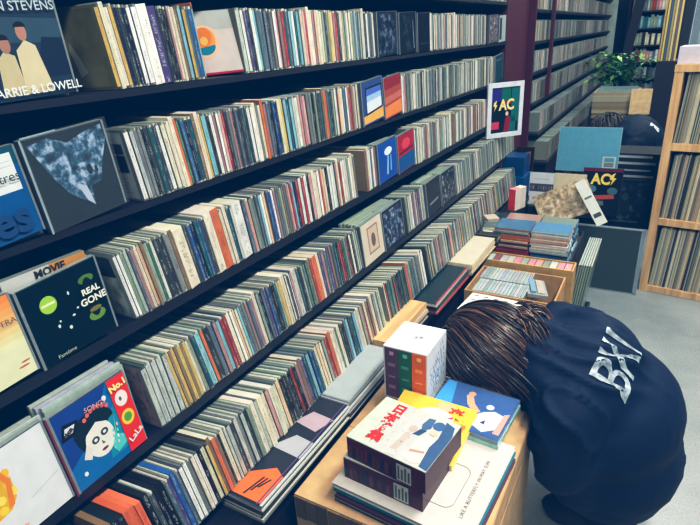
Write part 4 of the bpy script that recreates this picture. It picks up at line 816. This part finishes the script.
# ------------------------------------------------------------------ wooden record unit on the right
ux, uy, urz = .02, 2.80, R(-7)
un = empty('record_shelf_unit', 'pale wooden shelf unit full of LPs at the right', 'shelf', (ux, uy, 0), urz)
UW = 1.15; UD = .34; LV = [0.0, .352, .706, 1.045]
for x0 in (0, .36, .72, 1.11): m = MB(); m.box((x0, 0, 0), (x0+.035, UD, 1.045), (0,0,0)); m.build('upright', WOOD, un, bevel=.002)
for z in LV[:3]:
    for x0, x1 in ((.0355, .3595), (.3955, .7195), (.7555, 1.1095)):
        m = MB(); m.box((x0, .001, z+.002), (x1, UD, z+.034), (0,0,0)); m.build('shelf', WOOD, un, bevel=.002)
m = MB(); m.box((-.002, -.002, 1.0455), (UW-.001, UD, 1.075), (0,0,0)); m.build('top_board', WOOD, un, bevel=.002)
m = MB(); m.box((0, UD, 0), (UW, UD+.006, 1.05), (0,0,0)); m.build('back_panel', BACKP, un)
UM = Matrix.Translation((ux, uy, 0)) @ Matrix.Rotation(urz, 4, 'Z')
LPC = [(.80, .76, .64), (.72, .70, .60), (.88, .85, .75), (.60, .57, .50), (.76, .68, .54), (.46, .46, .42), (.66, .68, .62), (.84, .80, .68), (.20, .22, .26), (.70, .60, .52), (.82, .78, .70), (.50, .44, .36), (.56, .58, .58), (.14, .20, .34), (.86, .82, .72)]
NM3 = ['bottom', 'middle', 'top']
for ri in range(3):
    for bay in range(2):
        x = .038 if bay == 0 else .398; xe = .352 if bay == 0 else .47; k = 0; rec = MB()
        while x < xe:
            th = random.uniform(.0035, .0065); k += 1; kb = random.uniform(.88, 1.1); c = tuple(min(1, v*kb) for v in random.choice(LPC)); hh = .30+random.uniform(-.004, .006)
            m = MB(); m.box((0, 0, 0), (th*.92, .305, hh), c, side=c); m.box((th*.3, -.0008, .003), (th*.6, 0, hh-.003), tuple(min(1, v*kk2) for v in c) if (kk2 := random.choice((.75, 1.12))) else c)
            o = m.build('vinyl_record_sleeve', PAPER); o.matrix_world = UM @ Matrix.Translation((x, .012+random.uniform(0, .008), LV[ri]+.035)) @ Matrix.Rotation(R(3.0), 4, 'Y')
            x += th
            tag(o, 'record standing in the %s %s compartment of the wooden unit, %s from its left' % (('left', 'second')[bay], NM3[ri], ordw(k)), 'record', 'LPs in the wooden unit')
# things on the unit
m = MB(); m.box((0, 0, 0), (.16, .16, .07), (.78, .76, .82), top=(.82, .8, .84)); o = m.build('white_box', PAPER, bevel=.003); o.matrix_world = UM @ Matrix.Translation((.0, .03, 1.076)); tag(o, 'white box lying on the left corner of the wooden unit', 'box')
m = MB(); m.box((0, 0, 0), (.17, .16, .065), (.74, .74, .80)); m.box((.02, -.001, .01), (.14, 0, .05), (.3, .34, .4)); o = m.build('white_box', PAPER, bevel=.003); o.matrix_world = UM @ Matrix.Translation((.175, .03, 1.076)); tag(o, 'second white box with a dark photo panel on the wooden unit', 'box')
o, a, P = panel('vinyl_record_sleeve', .315, .315, .006, UM @ Matrix.Translation((.012, .20, 1.076)) @ Matrix.Rotation(-R(8), 4, 'X'), 'grey photo LP in shiny plastic standing on the wooden unit', 'record', (.36, .42, .46), (.6, .64, .68))
P([(.1, .1), (.9, .1), (.9, .82), (.1, .82)], (.44, .50, .53)); P([(.12, .84), (.95, .84), (.95, .94), (.12, .94)], (.22, .28, .32)); P([(.05, .7), (.2, .55), (.5, .3), (.46, .3), (.1, .6)], (.7, .76, .8)); a.build('cover_art', GLOSS, o)
m = MB(); m.box((-.003, -.01, 0), (.325, -.009, .33), (1, 1, 1)); m.build('plastic_sleeve', FILM, o)
o, a, P = panel('vinyl_record_sleeve', .315, .315, .006, UM @ Matrix.Translation((.34, .20, 1.076)) @ Matrix.Rotation(-R(8), 4, 'X'), 'dark LP beside the grey photo LP on the wooden unit', 'record', (.3, .3, .36), (.6, .64, .68)); a.build('cover_art', GLOSS, o)
for i in range(7):
    c = jit(random.choice([(.70, .62, .36), (.76, .70, .45), (.3, .4, .5), (.5, .35, .3)]), .05)
    m = MB(); m.box((0, 0, 0), (.012, .2, .5), c); o = m.build('hanging_sleeve', PAPER); o.location = (-.085+.016*i, 4.6, .9905); tag(o, 'tall yellowish printed strip behind the wooden unit, %s from the left' % ORD[i], 'poster', 'tall strips behind the unit')
m = MB(); m.box((0, 0, 0), (.55, .3, .99), (.08, .08, .14)); o = m.build('cabinet', MATTE, bevel=.005); o.location = (-.09, 4.55, 0); tag(o, 'dark cabinet behind the wooden unit', 'cabinet')

# ------------------------------------------------------------------ far end: cartons of records, plant, pillar, bookshelf
crate('cardboard_box', -.42, 4.32, -.10, 4.72, .0, .62, (.70, .56, .40), 'tall tan carton at the far end of the aisle, behind the second person')
m = MB(); m.box((0, 0, 0), (.13, .012, .17), (.86, .76, .58)); o = m.build('paper_folder', CARD); o.location = (-.21, 4.30, .66); o.rotation_euler = (0, 0, .1); tag(o, 'cream cardboard divider on the far cartons', 'card')
for i in range(16):
    c = jit(random.choice([(.56, .50, .40), (.66, .62, .52), (.4, .35, .3), (.72, .70, .62)]), .04)
    m = MB(); m.box((0, 0, 0), (.30, .31, .011), c); o = m.build('vinyl_record_sleeve', PAPER); o.location = (-.46+random.uniform(-.004, .004), 4.38, .6205+.0115*i); tag(o, 'record lying in the pile on the far tan carton, %s from the bottom' % ordw(i+1), 'record', 'records piled on the far carton')
m = MB(); m.box((0, 0, 0), (.26, .26, .012), (.55, .64, .66), top=(.52, .60, .62)); o = m.build('plastic_packet', PLAST, bevel=.003); o.location = (-.44, 4.40, .8055); tag(o, 'clear plastic sleeve lying on the far record pile', 'packet')
# potted plant
pl = empty('potted_plant', 'leafy green potted plant behind the far cartons', 'plant', (-.36, 5.25, .6205))
m = MB(); m.tube([(0, 0, 0), (0, 0, .01), (0, 0, .14)], [.07, .075, .10], (.16, .14, .16), 16); m.build('pot', MATTE, pl)
m = MB(); m2 = MB()
for i in range(60):
    a0 = random.uniform(0, 6.28); rr = random.uniform(.06, .30); hh = random.uniform(.08, .36); pts = [(0, 0, .12), (rr*.4*math.cos(a0), rr*.3*math.sin(a0), .12+hh*.6), (rr*math.cos(a0), rr*.7*math.sin(a0), .12+hh*.85)]
    m2.tube(pts, [.004, .003, .002], (.16, .28, .16), 5, cap=False)
    for q in range(9):
        f = .4+.6*q/8; p = Vector(pts[1]).lerp(Vector(pts[2]), min(1, max(0, (f-.4)/.6))); d = Vector((random.uniform(-1, 1), random.uniform(-1, 1), random.uniform(-.5, .7))).normalized(); s = random.uniform(.035, .07); u = d.cross(Vector((0, 0, 1))).normalized()*s*.38
        col = random.choice([(.14, .40, .26), (.20, .50, .28), (.32, .60, .30), (.55, .74, .36), (.10, .30, .24)])
        m.face([p, p+d*s*.5+u, p+d*s*1.1+Vector((0, 0, -.01)), p+d*s*.5-u], col)
m2.build('stem', LEAF, pl); m.build('foliage', LEAF, pl)
m = MB(); m.box((0, 0, 0), (.5, .4, .62), (.12, .13, .18)); o = m.build('cabinet', MATTE, bevel=.004); o.location = (-.55, 5.05, 0); tag(o, 'low dark cabinet carrying the potted plant', 'cabinet')
# leaning dark pillar
m = MB(); m.box((0, 0, 0), (.11, .10, 1.95), (.05, .06, .13)); o = m.build('ladder_post', BLACK, bevel=.003); o.matrix_world = Matrix.Translation((-.70, 8.45, 0)) @ Matrix.Rotation(R(7), 4, 'Y'); tag(o, 'dark slanting post at the far end of the CD rack', 'post')
# far bookshelf
fb = empty('bookcase', 'narrow dark bookcase against the back wall with five visible shelves', 'shelf', (-.62, 9.0, 0))
for x0 in (0, .48): m = MB(); m.box((x0, 0, 0), (x0+.03, .3, 1.95), (0,0,0)); m.build('side', BLACK, fb)
FZ = [.3, .52, .74, .96, 1.18, 1.40, 1.62]
for z in FZ: m = MB(); m.box((.0305, 0, z-.02), (.4795, .3, z), (0,0,0)); m.build('shelf', BLACK, fb)
m = MB(); m.box((0, .3, 0), (.51, .31, 1.95), (0,0,0)); m.build('back_panel', BACKP, fb)
FC = {5: 'LCSHRPMCQ', 4: 'TTATSAEG', 3: 'CCSCKC', 2: 'QMHRPLW', 1: 'DQKGDS', 6: 'CSWGLA', 0: 'DKQDG'}
for i, z in enumerate(FZ):
    x = .05 if i not in (3,) else .1; k = 0
    while x < .45:
        th = random.uniform(.025, .045); k += 1; c = jit(PAL[random.choice(FC[i])], .05); hh = random.uniform(.13, .17)
        m = MB(); m.box((0, 0, 0), (th*.93, .14, hh), c); m.box((th*.25, -.001, hh*.2), (th*.7, 0, hh*.7), tuple(min(1, v*1.2) for v in c)); o = m.build('book', PAPER); o.location = (-.62+x, 9.03, z+.0005)
        tag(o, 'small book on the far bookcase, %s shelf up, %s from the left' % (ORD[i], ORD[k-1]), 'book', 'books on the far bookcase'); x += th
m = MB(); m.box((0, 0, 0), (.12, .05, 1.9), (.26, .42, .52)); o = m.build('banner', MATTE); o.location = (-.1, 8.9, 0); tag(o, 'slim blue-grey banner standing right of the far bookcase', 'banner')
m = MB(); m.box((0, 0, 0), (.8, .3, 1.5), (.16, .18, .22)); o = m.build('cabinet', MATTE); o.location = (.06, 8.9, 0); tag(o, 'dark cabinet by the back wall, mostly hidden', 'cabinet')

# ------------------------------------------------------------------ people
def skin_body(name, J, E, parent, mat, col):
    """one continuous surface grown over joints J {name: (xyz, radius)} along edges E; first joint is the pelvis root"""
    ks = list(J); me = bpy.data.meshes.new(name); me.from_pydata([J[k][0] for k in ks], [(ks.index(a), ks.index(b)) for a, b in E], [])
    o = bpy.data.objects.new(name, me); COL.objects.link(o)
    sk = o.modifiers.new('skin', 'SKIN'); sv = me.skin_vertices[0].data
    for i, k in enumerate(ks): r = J[k][1]; sv[i].radius = (r, r) if not isinstance(r, tuple) else r
    sv[0].use_root = True; sk.use_smooth_shade = True; sk.branch_smoothing = .4
    ss = o.modifiers.new('sub', 'SUBSURF'); ss.levels = 2; ss.render_levels = 2
    dg = bpy.context.evaluated_depsgraph_get(); me2 = bpy.data.meshes.new_from_object(o.evaluated_get(dg)); bpy.data.objects.remove(o)
    me2.name = name; me2.materials.clear(); me2.materials.append(mat)
    if 'Col' in me2.color_attributes: me2.color_attributes.remove(me2.color_attributes['Col'])
    ca = me2.color_attributes.new('Col', 'FLOAT_COLOR', 'CORNER'); ca.data.foreach_set('color', list(lin(col))*len(me2.loops))
    me2.polygons.foreach_set('use_smooth', [True]*len(me2.polygons))
    o = bpy.data.objects.new(name, me2); COL.objects.link(o)
    if parent: o.parent = parent
    return o
def blob(name, balls, caps, parent, mat, col, voxel=.012, smooth=8, folds=0, fscale=6, cut=None, fdir=None):
    """garment: union of ellipsoids and tapering capsules, remeshed into one smooth surface"""
    bm = bmesh.new()
    for c, r, rot in balls:
        M = Matrix.Translation(c) @ Euler([R(q) for q in rot]).to_matrix().to_4x4() @ Matrix.Diagonal((r[0], r[1], r[2], 1))
        bmesh.ops.create_icosphere(bm, subdivisions=3, radius=1, matrix=M)
    for p0, r0, p1, r1 in caps:
        p0 = Vector(p0); p1 = Vector(p1); n = 9
        for i in range(n):
            f = i/(n-1); bmesh.ops.create_icosphere(bm, subdivisions=2, radius=r0+(r1-r0)*f, matrix=Matrix.Translation(p0.lerp(p1, f)))
    me = bpy.data.meshes.new(name); bm.to_mesh(me); bm.free()
    o = bpy.data.objects.new(name, me); COL.objects.link(o)
    rm = o.modifiers.new('r', 'REMESH'); rm.mode = 'VOXEL'; rm.voxel_size = voxel
    sm = o.modifiers.new('s', 'SMOOTH'); sm.factor = .6; sm.iterations = smooth
    dg = bpy.context.evaluated_depsgraph_get(); me2 = bpy.data.meshes.new_from_object(o.evaluated_get(dg)); bpy.data.objects.remove(o)
    me2.name = name
    if folds:
        nr = [v.normal.copy() for v in me2.vertices]
        fd = Vector(fdir or (1, .3, -.4)).normalized()
        for v, n in zip(me2.vertices, nr):
            p = v.co; along = p.dot(fd); q = p-fd*along
            w = 1-min(1, abs(noise.noise(Vector((q.x*fscale, q.y*fscale, q.z*fscale))+fd*along*fscale*.22+Vector((noise.noise(p*6), noise.noise(p*6+Vector((9, 0, 0))), 0))*.8))*3.2)
            v.co += n*(folds*(w*w-.25)*min(1, max(.12, .55+1.6*noise.noise(p*4.3+Vector((3, 1, 7)))+max(0, (-.05-p.x)*5)))*min(1, max(.1, (p.z-.22)*5 if p.z < 1.2 and p.y < 2 else 1)))
    me2.materials.clear(); me2.materials.append(mat)
    ca = me2.color_attributes.new('Col', 'FLOAT_COLOR', 'CORNER'); ca.data.foreach_set('color', list(lin(col))*len(me2.loops))
    me2.polygons.foreach_set('use_smooth', [True]*len(me2.polygons))
    o = bpy.data.objects.new(name, me2); COL.objects.link(o)
    if parent: o.parent = parent
    return o
def hand_joints(J, E, wrist, d, side, pre, curl=.5, sc=1.0):
    """palm and five separate bent fingers; d = pointing direction, side = thumb side"""
    d = Vector(d).normalized(); s = Vector(side).normalized(); n = d.cross(s).normalized(); w = Vector(J[wrist][0])
    if n.z > 0: n = -n
    J[pre+'palm'] = (tuple(w+d*.045*sc), (.024*sc, .016*sc)); E.append((wrist, pre+'palm'))
    for i, (off, ln) in enumerate(((.026, .070), (.009, .078), (-.009, .072), (-.026, .058))):
        b = w+d*.085*sc+s*off*sc; k = pre+'f%d' % i
        J[k+'a'] = (tuple(b), .0092*sc); J[k+'b'] = (tuple(b+(d*(1-curl*.5)+n*curl*.6)*ln*.5*sc), .0085*sc); J[k+'c'] = (tuple(b+(d*(1-curl)+n*curl*1.2)*ln*sc), .007*sc)
        E += [(pre+'palm', k+'a'), (k+'a', k+'b'), (k+'b', k+'c')]
    b = w+d*.03*sc+s*.03*sc; J[pre+'ta'] = (tuple(b), .011*sc); J[pre+'tb'] = (tuple(b+(d*.7+s*.6+n*.3)*.032*sc), .0098*sc); J[pre+'tc'] = (tuple(b+(d*1.2+s*.7+n*.6)*.045*sc), .0085*sc)
    E += [(pre+'palm', pre+'ta'), (pre+'ta', pre+'tb'), (pre+'tb', pre+'tc')]
NAVY = (.03, .105, .22)
p1 = empty('person', 'person with long brown hair in a navy hoodie, crouching over the foreground boxes', 'person')
J = {'pelvis': ((.04, 1.26, .25), (.10, .10)), 'spine': ((.0, 1.25, .38), (.11, .10)), 'chest': ((-.05, 1.22, .47), (.11, .10)), 'neck': ((-.16, 1.18, .53), .048), 'head': ((-.25, 1.165, .51), (.085, .08)), 'crown': ((-.33, 1.16, .50), (.07, .07))}
E_ = [('pelvis', 'spine'), ('spine', 'chest'), ('chest', 'neck'), ('neck', 'head'), ('head', 'crown')]
for s, k in ((-1, 'n'), (1, 'f')):
    y = 1.22
    J[k+'sh'] = ((-.09, y+s*.155, .47), .05); J[k+'el'] = ((-.10, y+s*.17, .35), .042); J[k+'wr'] = ((-.22, y+s*.07+.03, .375), .027)
    E_ += [('chest', k+'sh'), (k+'sh', k+'el'), (k+'el', k+'wr')]; hand_joints(J, E_, k+'wr', (-.9, .1, -.25), (0, -s, 0), k, .45)
    J[k+'hip'] = ((.03, 1.265+s*.08, .20), .06); J[k+'kn'] = ((-.09, 1.27+s*.11, .30), .048); J[k+'an'] = ((.0, 1.275+s*.10, .10), .034); J[k+'ft'] = ((-.05, 1.28+s*.10, .05), .026)
    E_ += [('pelvis', k+'hip'), (k+'hip', k+'kn'), (k+'kn', k+'an'), (k+'an', k+'ft')]
skin_body('body', J, E_, p1, SKIN, (.80, .64, .56))
hoodie = blob('hoodie', [((-.085, 1.225, .45), (.155, .215, .155), (0, 20, 0)), ((-.005, 1.23, .365), (.155, .205, .165), (0, 35, 0)), ((.022, 1.24, .255), (.148, .195, .15), (0, 0, 0)), ((-.15, 1.29, .53), (.07, .09, .06), (0, 15, 0)), ((.0, 1.19, .20), (.14, .13, .11), (0, 0, 0)), ((-.05, 1.13, .26), (.09, .10, .12), (0, 0, 0)), ((-.195, 1.185, .555), (.055, .105, .05), (0, 10, 0)), ((-.16, 1.10, .52), (.06, .07, .06), (0, 0, 0)), ((-.13, 1.19, .51), (.09, .14, .085), (0, 10, 0)), ((-.15, 1.17, .545), (.07, .11, .05), (0, 15, 0))],
              [((-.09, 1.05, .46), .085, (-.085, 1.04, .32), .07), ((-.085, 1.05, .34), .068, (-.20, 1.165, .375), .045), ((-.12, 1.36, .47), .08, (-.11, 1.39, .35), .07), ((-.11, 1.39, .35), .068, (-.20, 1.325, .375), .045)], p1, FAB, NAVY, .009, 9, .019, 13, fdir=(.9, .25, -.35))
trousers = blob('trousers', [((.03, 1.27, .18), (.10, .15, .08), (0, 0, 0))], [((.02, 1.19, .19), .08, (-.09, 1.16, .30), .07), ((-.09, 1.16, .30), .07, (.0, 1.17, .10), .055), ((.02, 1.35, .20), .08, (-.09, 1.38, .32), .07), ((-.09, 1.38, .32), .07, (.0, 1.37, .10), .055)], p1, FAB, (.04, .05, .09), .012, 6, .004, 8)
for k, y in (('near', 1.19), ('far', 1.38)):
    s = blob('shoe', [((-.02, y, .055), (.10, .045, .045), (0, 0, 0)), ((-.06, y, .04), (.08, .05, .035), (0, 0, 0)), ((.05, y, .06), (.045, .04, .05), (0, 0, 0))], [], p1, MATTE, (.10, .10, .13), .006, 3)
# silvery back print, laid onto the cloth
def drape(obj_txt, target, origin, ux_, uy_, n, off=.0025):
    me = target.data; bvh = BVHTree.FromPolygons([v.co for v in me.vertices], [list(p.vertices) for p in me.polygons])
    bm = bmesh.new(); bm.from_mesh(obj_txt.data); bmesh.ops.triangulate(bm, faces=bm.faces)
    for _ in range(4): bmesh.ops.subdivide_edges(bm, edges=[e for e in bm.edges if e.calc_length() > .008], cuts=1); bmesh.ops.triangulate(bm, faces=bm.faces)
    for v in bm.verts:
        p = origin+ux_*v.co.x+uy_*v.co.y; h = bvh.ray_cast(p+n*.35, -n)
        if h[0] is not None: v.co = h[0]+h[1]*off
        else:
            q = bvh.find_nearest(p); v.co = q[0]+q[1]*off
    bm.to_mesh(obj_txt.data); bm.free(); return obj_txt
SILV = paint('silver_foil_print', .4, .3, var=.75, scale=55)
nn = Vector((.25, -.10, .95)).normalized(); ux_ = Vector((.02, 1, 0)); ux_ = (ux_-nn*ux_.dot(nn)).normalized(); uy_ = nn.cross(ux_).normalized()
for body, dx, dy, sz in (('C5', 0.0, 0, .085), ('S3', 0.0, -0.0, .0)):
    if sz:
        t_ = text_mesh('back_print', 'BKI', .125, Matrix(), (.58, .63, .67), None, mat=SILV, bold=.0008, link=False, sx=.8, spacing=.95)
        COL.objects.link(t_); t_.parent = p1
        drape(t_, hoodie, Vector((-.005, 1.14, .56)), ux_, uy_, nn, .003)
        t_['label'] = 'silvery letters printed across the back'
# hair
def hair(parent, C, rad, axis_down, col3, n=520, fall=None, seed=1, tail=.16):
    rnd = random.Random(seed); m = MB(); C = Vector(C)
    part = (C+Vector((-.05, .02, .09)))
    for i in range(n):
        th = rnd.uniform(0, 2*math.pi); ph = math.acos(rnd.uniform(-.15, 1)); d = Vector((math.sin(ph)*math.cos(th), math.sin(ph)*math.sin(th), math.cos(ph)))
        d = (d+Vector((-.15, 0, .1))).normalized()
        pts = []; p = Vector((d.x*rad[0], d.y*rad[1], d.z*rad[2])); cur = d.copy(); flow = Vector(fall[0]) if d.y < .25 or d.x > 0 else Vector(fall[1])
        flow = (flow+Vector((rnd.uniform(-.12, .12), rnd.uniform(-.12, .12), rnd.uniform(-.1, .1)))).normalized()
        L_ = rnd.uniform(.75, 1)*tail*2; N_ = 9; step = L_/N_; pos = Vector((d.x*rad[0], d.y*rad[1], d.z*rad[2]))
        lift = rnd.uniform(1.0, 1.07)
        for k in range(N_+1):
            pts.append(C+pos*lift)
            nd = Vector((pos.x/rad[0], pos.y/rad[1], pos.z/rad[2])); inside = nd.length < 1.12
            fl = flow+Vector((0, 0, -.10*k))
            if inside:
                nrm = Vector((pos.x/rad[0]**2, pos.y/rad[1]**2, pos.z/rad[2]**2)).normalized(); fl = fl-nrm*min(0, fl.dot(nrm))-nrm*max(0, fl.dot(nrm))*.75
            pos = pos+fl.normalized()*step
            nd = Vector((pos.x/rad[0], pos.y/rad[1], pos.z/rad[2]))
            if nd.length < 1: pos = Vector((nd.normalized().x*rad[0], nd.normalized().y*rad[1], nd.normalized().z*rad[2]))
        r0 = rnd.uniform(.0014, .0032); c = jit(rnd.choice(col3), .02)
        m.tube(pts, [r0*.6]+[r0]*(N_-2)+[r0*.6, r0*.15], c, 5, cap=False)
    return m
HM = paint('hair', .38, .15, var=.15, scale=120)
HC = [(.14, .08, .07), (.22, .13, .10), (.10, .065, .065), (.32, .20, .15), (.16, .10, .08), (.46, .31, .23), (.25, .15, .12)]
m = hair(p1, (-.295, 1.145, .525), (.112, .105, .105), None, HC, 1250, fall=((.92, -.10, -.08), (.9, .12, -.05)), tail=.085)
rt = random.Random(5)
for i in range(150):          # the loose tail gathered over the hood
    a0 = Vector((-.235+rt.uniform(-.02, .02), 1.175+rt.uniform(-.05, .05), .615+rt.uniform(-.02, .01))); w1 = rt.uniform(0, 6.28); l_ = rt.uniform(.7, 1.05)
    e0 = Vector((rt.uniform(.06, .09), rt.uniform(-.07, .03), rt.uniform(-.02, .0)))*l_; pts = []
    for k in range(9):
        f = k/8; pts.append(a0+e0*f+Vector((0, math.sin(f*4+w1)*.010*f, .016*math.sin(f*3.0)-.03*f*f)))
    m.tube(pts, [.0012]+[.0024]*6+[.0014, .0004], jit(rt.choice(HC), .02), 5, cap=False)
hb = m.build('hair', HM, p1, smooth=True)
m = MB(); bm = bmesh.new(); bmesh.ops.create_icosphere(bm, subdivisions=4, radius=1, matrix=Matrix.Translation((-.295, 1.145, .525)) @ Matrix.Diagonal((.110, .103, .103, 1)))
for f in bm.faces: m.face([v.co.copy() for v in f.verts], (.12, .08, .08))
bm.free(); m.build('hair_base', HM, hb, smooth=True)
# face (turned to the boxes): nose, eyes, ears as sub-shapes of the head
m = MB()
for yy in (-.032, .032): m.tube([(-.372, 1.16+yy, .478), (-.378, 1.16+yy, .474)], [.012, .006], (.9, .9, .9), 8); m.tube([(-.379, 1.16+yy, .4735), (-.381, 1.16+yy, .473)], [.005, .004], (.1, .08, .08), 8)
m.tube([(-.365, 1.16, .470), (-.385, 1.16, .45), (-.378, 1.16, .44)], [.008, .012, .009], (.8, .64, .56), 8); m.tube([(-.360, 1.14, .425), (-.364, 1.16, .42), (-.36, 1.18, .425)], [.004, .006, .004], (.65, .38, .36), 8)
m.build('facial_features', SKIN, p1, smooth=True)

# second person further down the aisle
p2 = empty('person', 'second person in a navy top crouching far down the aisle, dark hair', 'person')
J = {'pelvis': ((-.02, 3.95, .30), (.12, .12)), 'spine': ((-.07, 3.92, .46), (.12, .11)), 'chest': ((-.13, 3.9, .56), (.14, .11)), 'neck': ((-.22, 3.88, .60), .05), 'head': ((-.28, 3.86, .63), (.08, .08)), 'crown': ((-.30, 3.85, .68), (.07, .07))}
E_ = [('pelvis', 'spine'), ('spine', 'chest'), ('chest', 'neck'), ('neck', 'head'), ('head', 'crown')]
for s, k in ((-1, 'n'), (1, 'f')):
    J[k+'sh'] = ((-.14, 3.9+s*.17, .54), .055); J[k+'el'] = ((-.22, 3.9+s*.18, .40), .042); J[k+'wr'] = ((-.33, 3.9+s*.10, .42), .028); E_ += [('chest', k+'sh'), (k+'sh', k+'el'), (k+'el', k+'wr')]; hand_joints(J, E_, k+'wr', (-1, 0, -.2), (0, -s, 0), k, .5)
    J[k+'hip'] = ((-.02, 3.95+s*.1, .26), .09); J[k+'kn'] = ((-.19, 3.95+s*.13, .34), .06); J[k+'an'] = ((-.04, 3.95+s*.11, .08), .04); J[k+'ft'] = ((-.15, 3.95+s*.12, .035), .033); E_ += [('pelvis', k+'hip'), (k+'hip', k+'kn'), (k+'kn', k+'an'), (k+'an', k+'ft')]
skin_body('body', J, E_, p2, SKIN, (.80, .64, .56))
h2 = blob('top', [((-.13, 3.9, .57), (.17, .22, .14), (0, 20, 0)), ((-.06, 3.93, .44), (.15, .21, .17), (0, 40, 0)), ((-.02, 3.95, .32), (.13, .2, .15), (0, 0, 0))], [((-.14, 3.71, .53), .075, (-.22, 3.70, .40), .06), ((-.22, 3.70, .40), .06, (-.31, 3.78, .41), .042), ((-.14, 4.09, .53), .075, (-.22, 4.1, .40), .06), ((-.22, 4.1, .40), .06, (-.31, 4.02, .41), .042)], p2, FAB, (.04, .11, .20), .014, 8, .010, 13)
blob('trousers', [((-.02, 3.95, .24), (.12, .18, .10), (0, 0, 0))], [((-.03, 3.84, .24), .095, (-.18, 3.82, .33), .07), ((-.18, 3.82, .33), .07, (-.05, 3.84, .10), .055), ((-.03, 4.06, .24), .095, (-.18, 4.08, .33), .07), ((-.18, 4.08, .33), .07, (-.05, 4.06, .1), .055)], p2, FAB, (.05, .06, .10), .014, 6)
for y in (3.84, 4.06): blob('shoe', [((-.10, y, .05), (.10, .045, .045), (0, 0, 0)), ((-.03, y, .06), (.045, .04, .05), (0, 0, 0))], [], p2, MATTE, (.1, .1, .13), .008, 3)
m = hair(p2, (-.30, 3.855, .63), (.10, .095, .10), None, [(.14, .11, .12), (.2, .15, .15), (.1, .08, .1)], 320, fall=((.2, -.3, -.9), (.2, .3, -.9)), tail=.06, seed=4)
hb = m.build('hair', HM, p2, smooth=True)
m = MB(); bm = bmesh.new(); bmesh.ops.create_icosphere(bm, subdivisions=3, radius=1, matrix=Matrix.Translation((-.295, 3.855, .63)) @ Matrix.Diagonal((.096, .09, .096, 1)))
for f in bm.faces: m.face([v.co.copy() for v in f.verts], (.12, .1, .11))
bm.free(); m.build('hair_base', HM, hb, smooth=True)
t_ = text_mesh('back_print', 'M5', .05, Matrix(), (.80, .84, .88), None, mat=PAPER, bold=.004, link=False); COL.objects.link(t_); t_.parent = p2
n2 = Vector((.3, -.5, .8)).normalized(); u2 = Vector((1, 0, -.35)); u2 = (u2-n2*u2.dot(n2)).normalized(); drape(t_, h2, Vector((-.05, 3.84, .6)), u2, n2.cross(u2).normalized(), n2)

SC.view_settings.view_transform = 'Standard'
SC.view_settings.look = 'None'
SC.view_settings.exposure = 0
SC.view_settings.use_curve_mapping = True
cm = SC.view_settings.curve_mapping
for ci, pts in ((0, ((.0, .0), (.25, .20), (.6, .635), (1, 1))), (1, ((0, .012), (.25, .235), (.6, .645), (1, 1))), (2, ((0, .04), (.25, .25), (.6, .62), (1, .97)))):
    c = cm.curves[ci]
    c.points[0].location = pts[0]; c.points[1].location = pts[-1]
    for p in pts[1:-1]: c.points.new(*p)
cm.update()
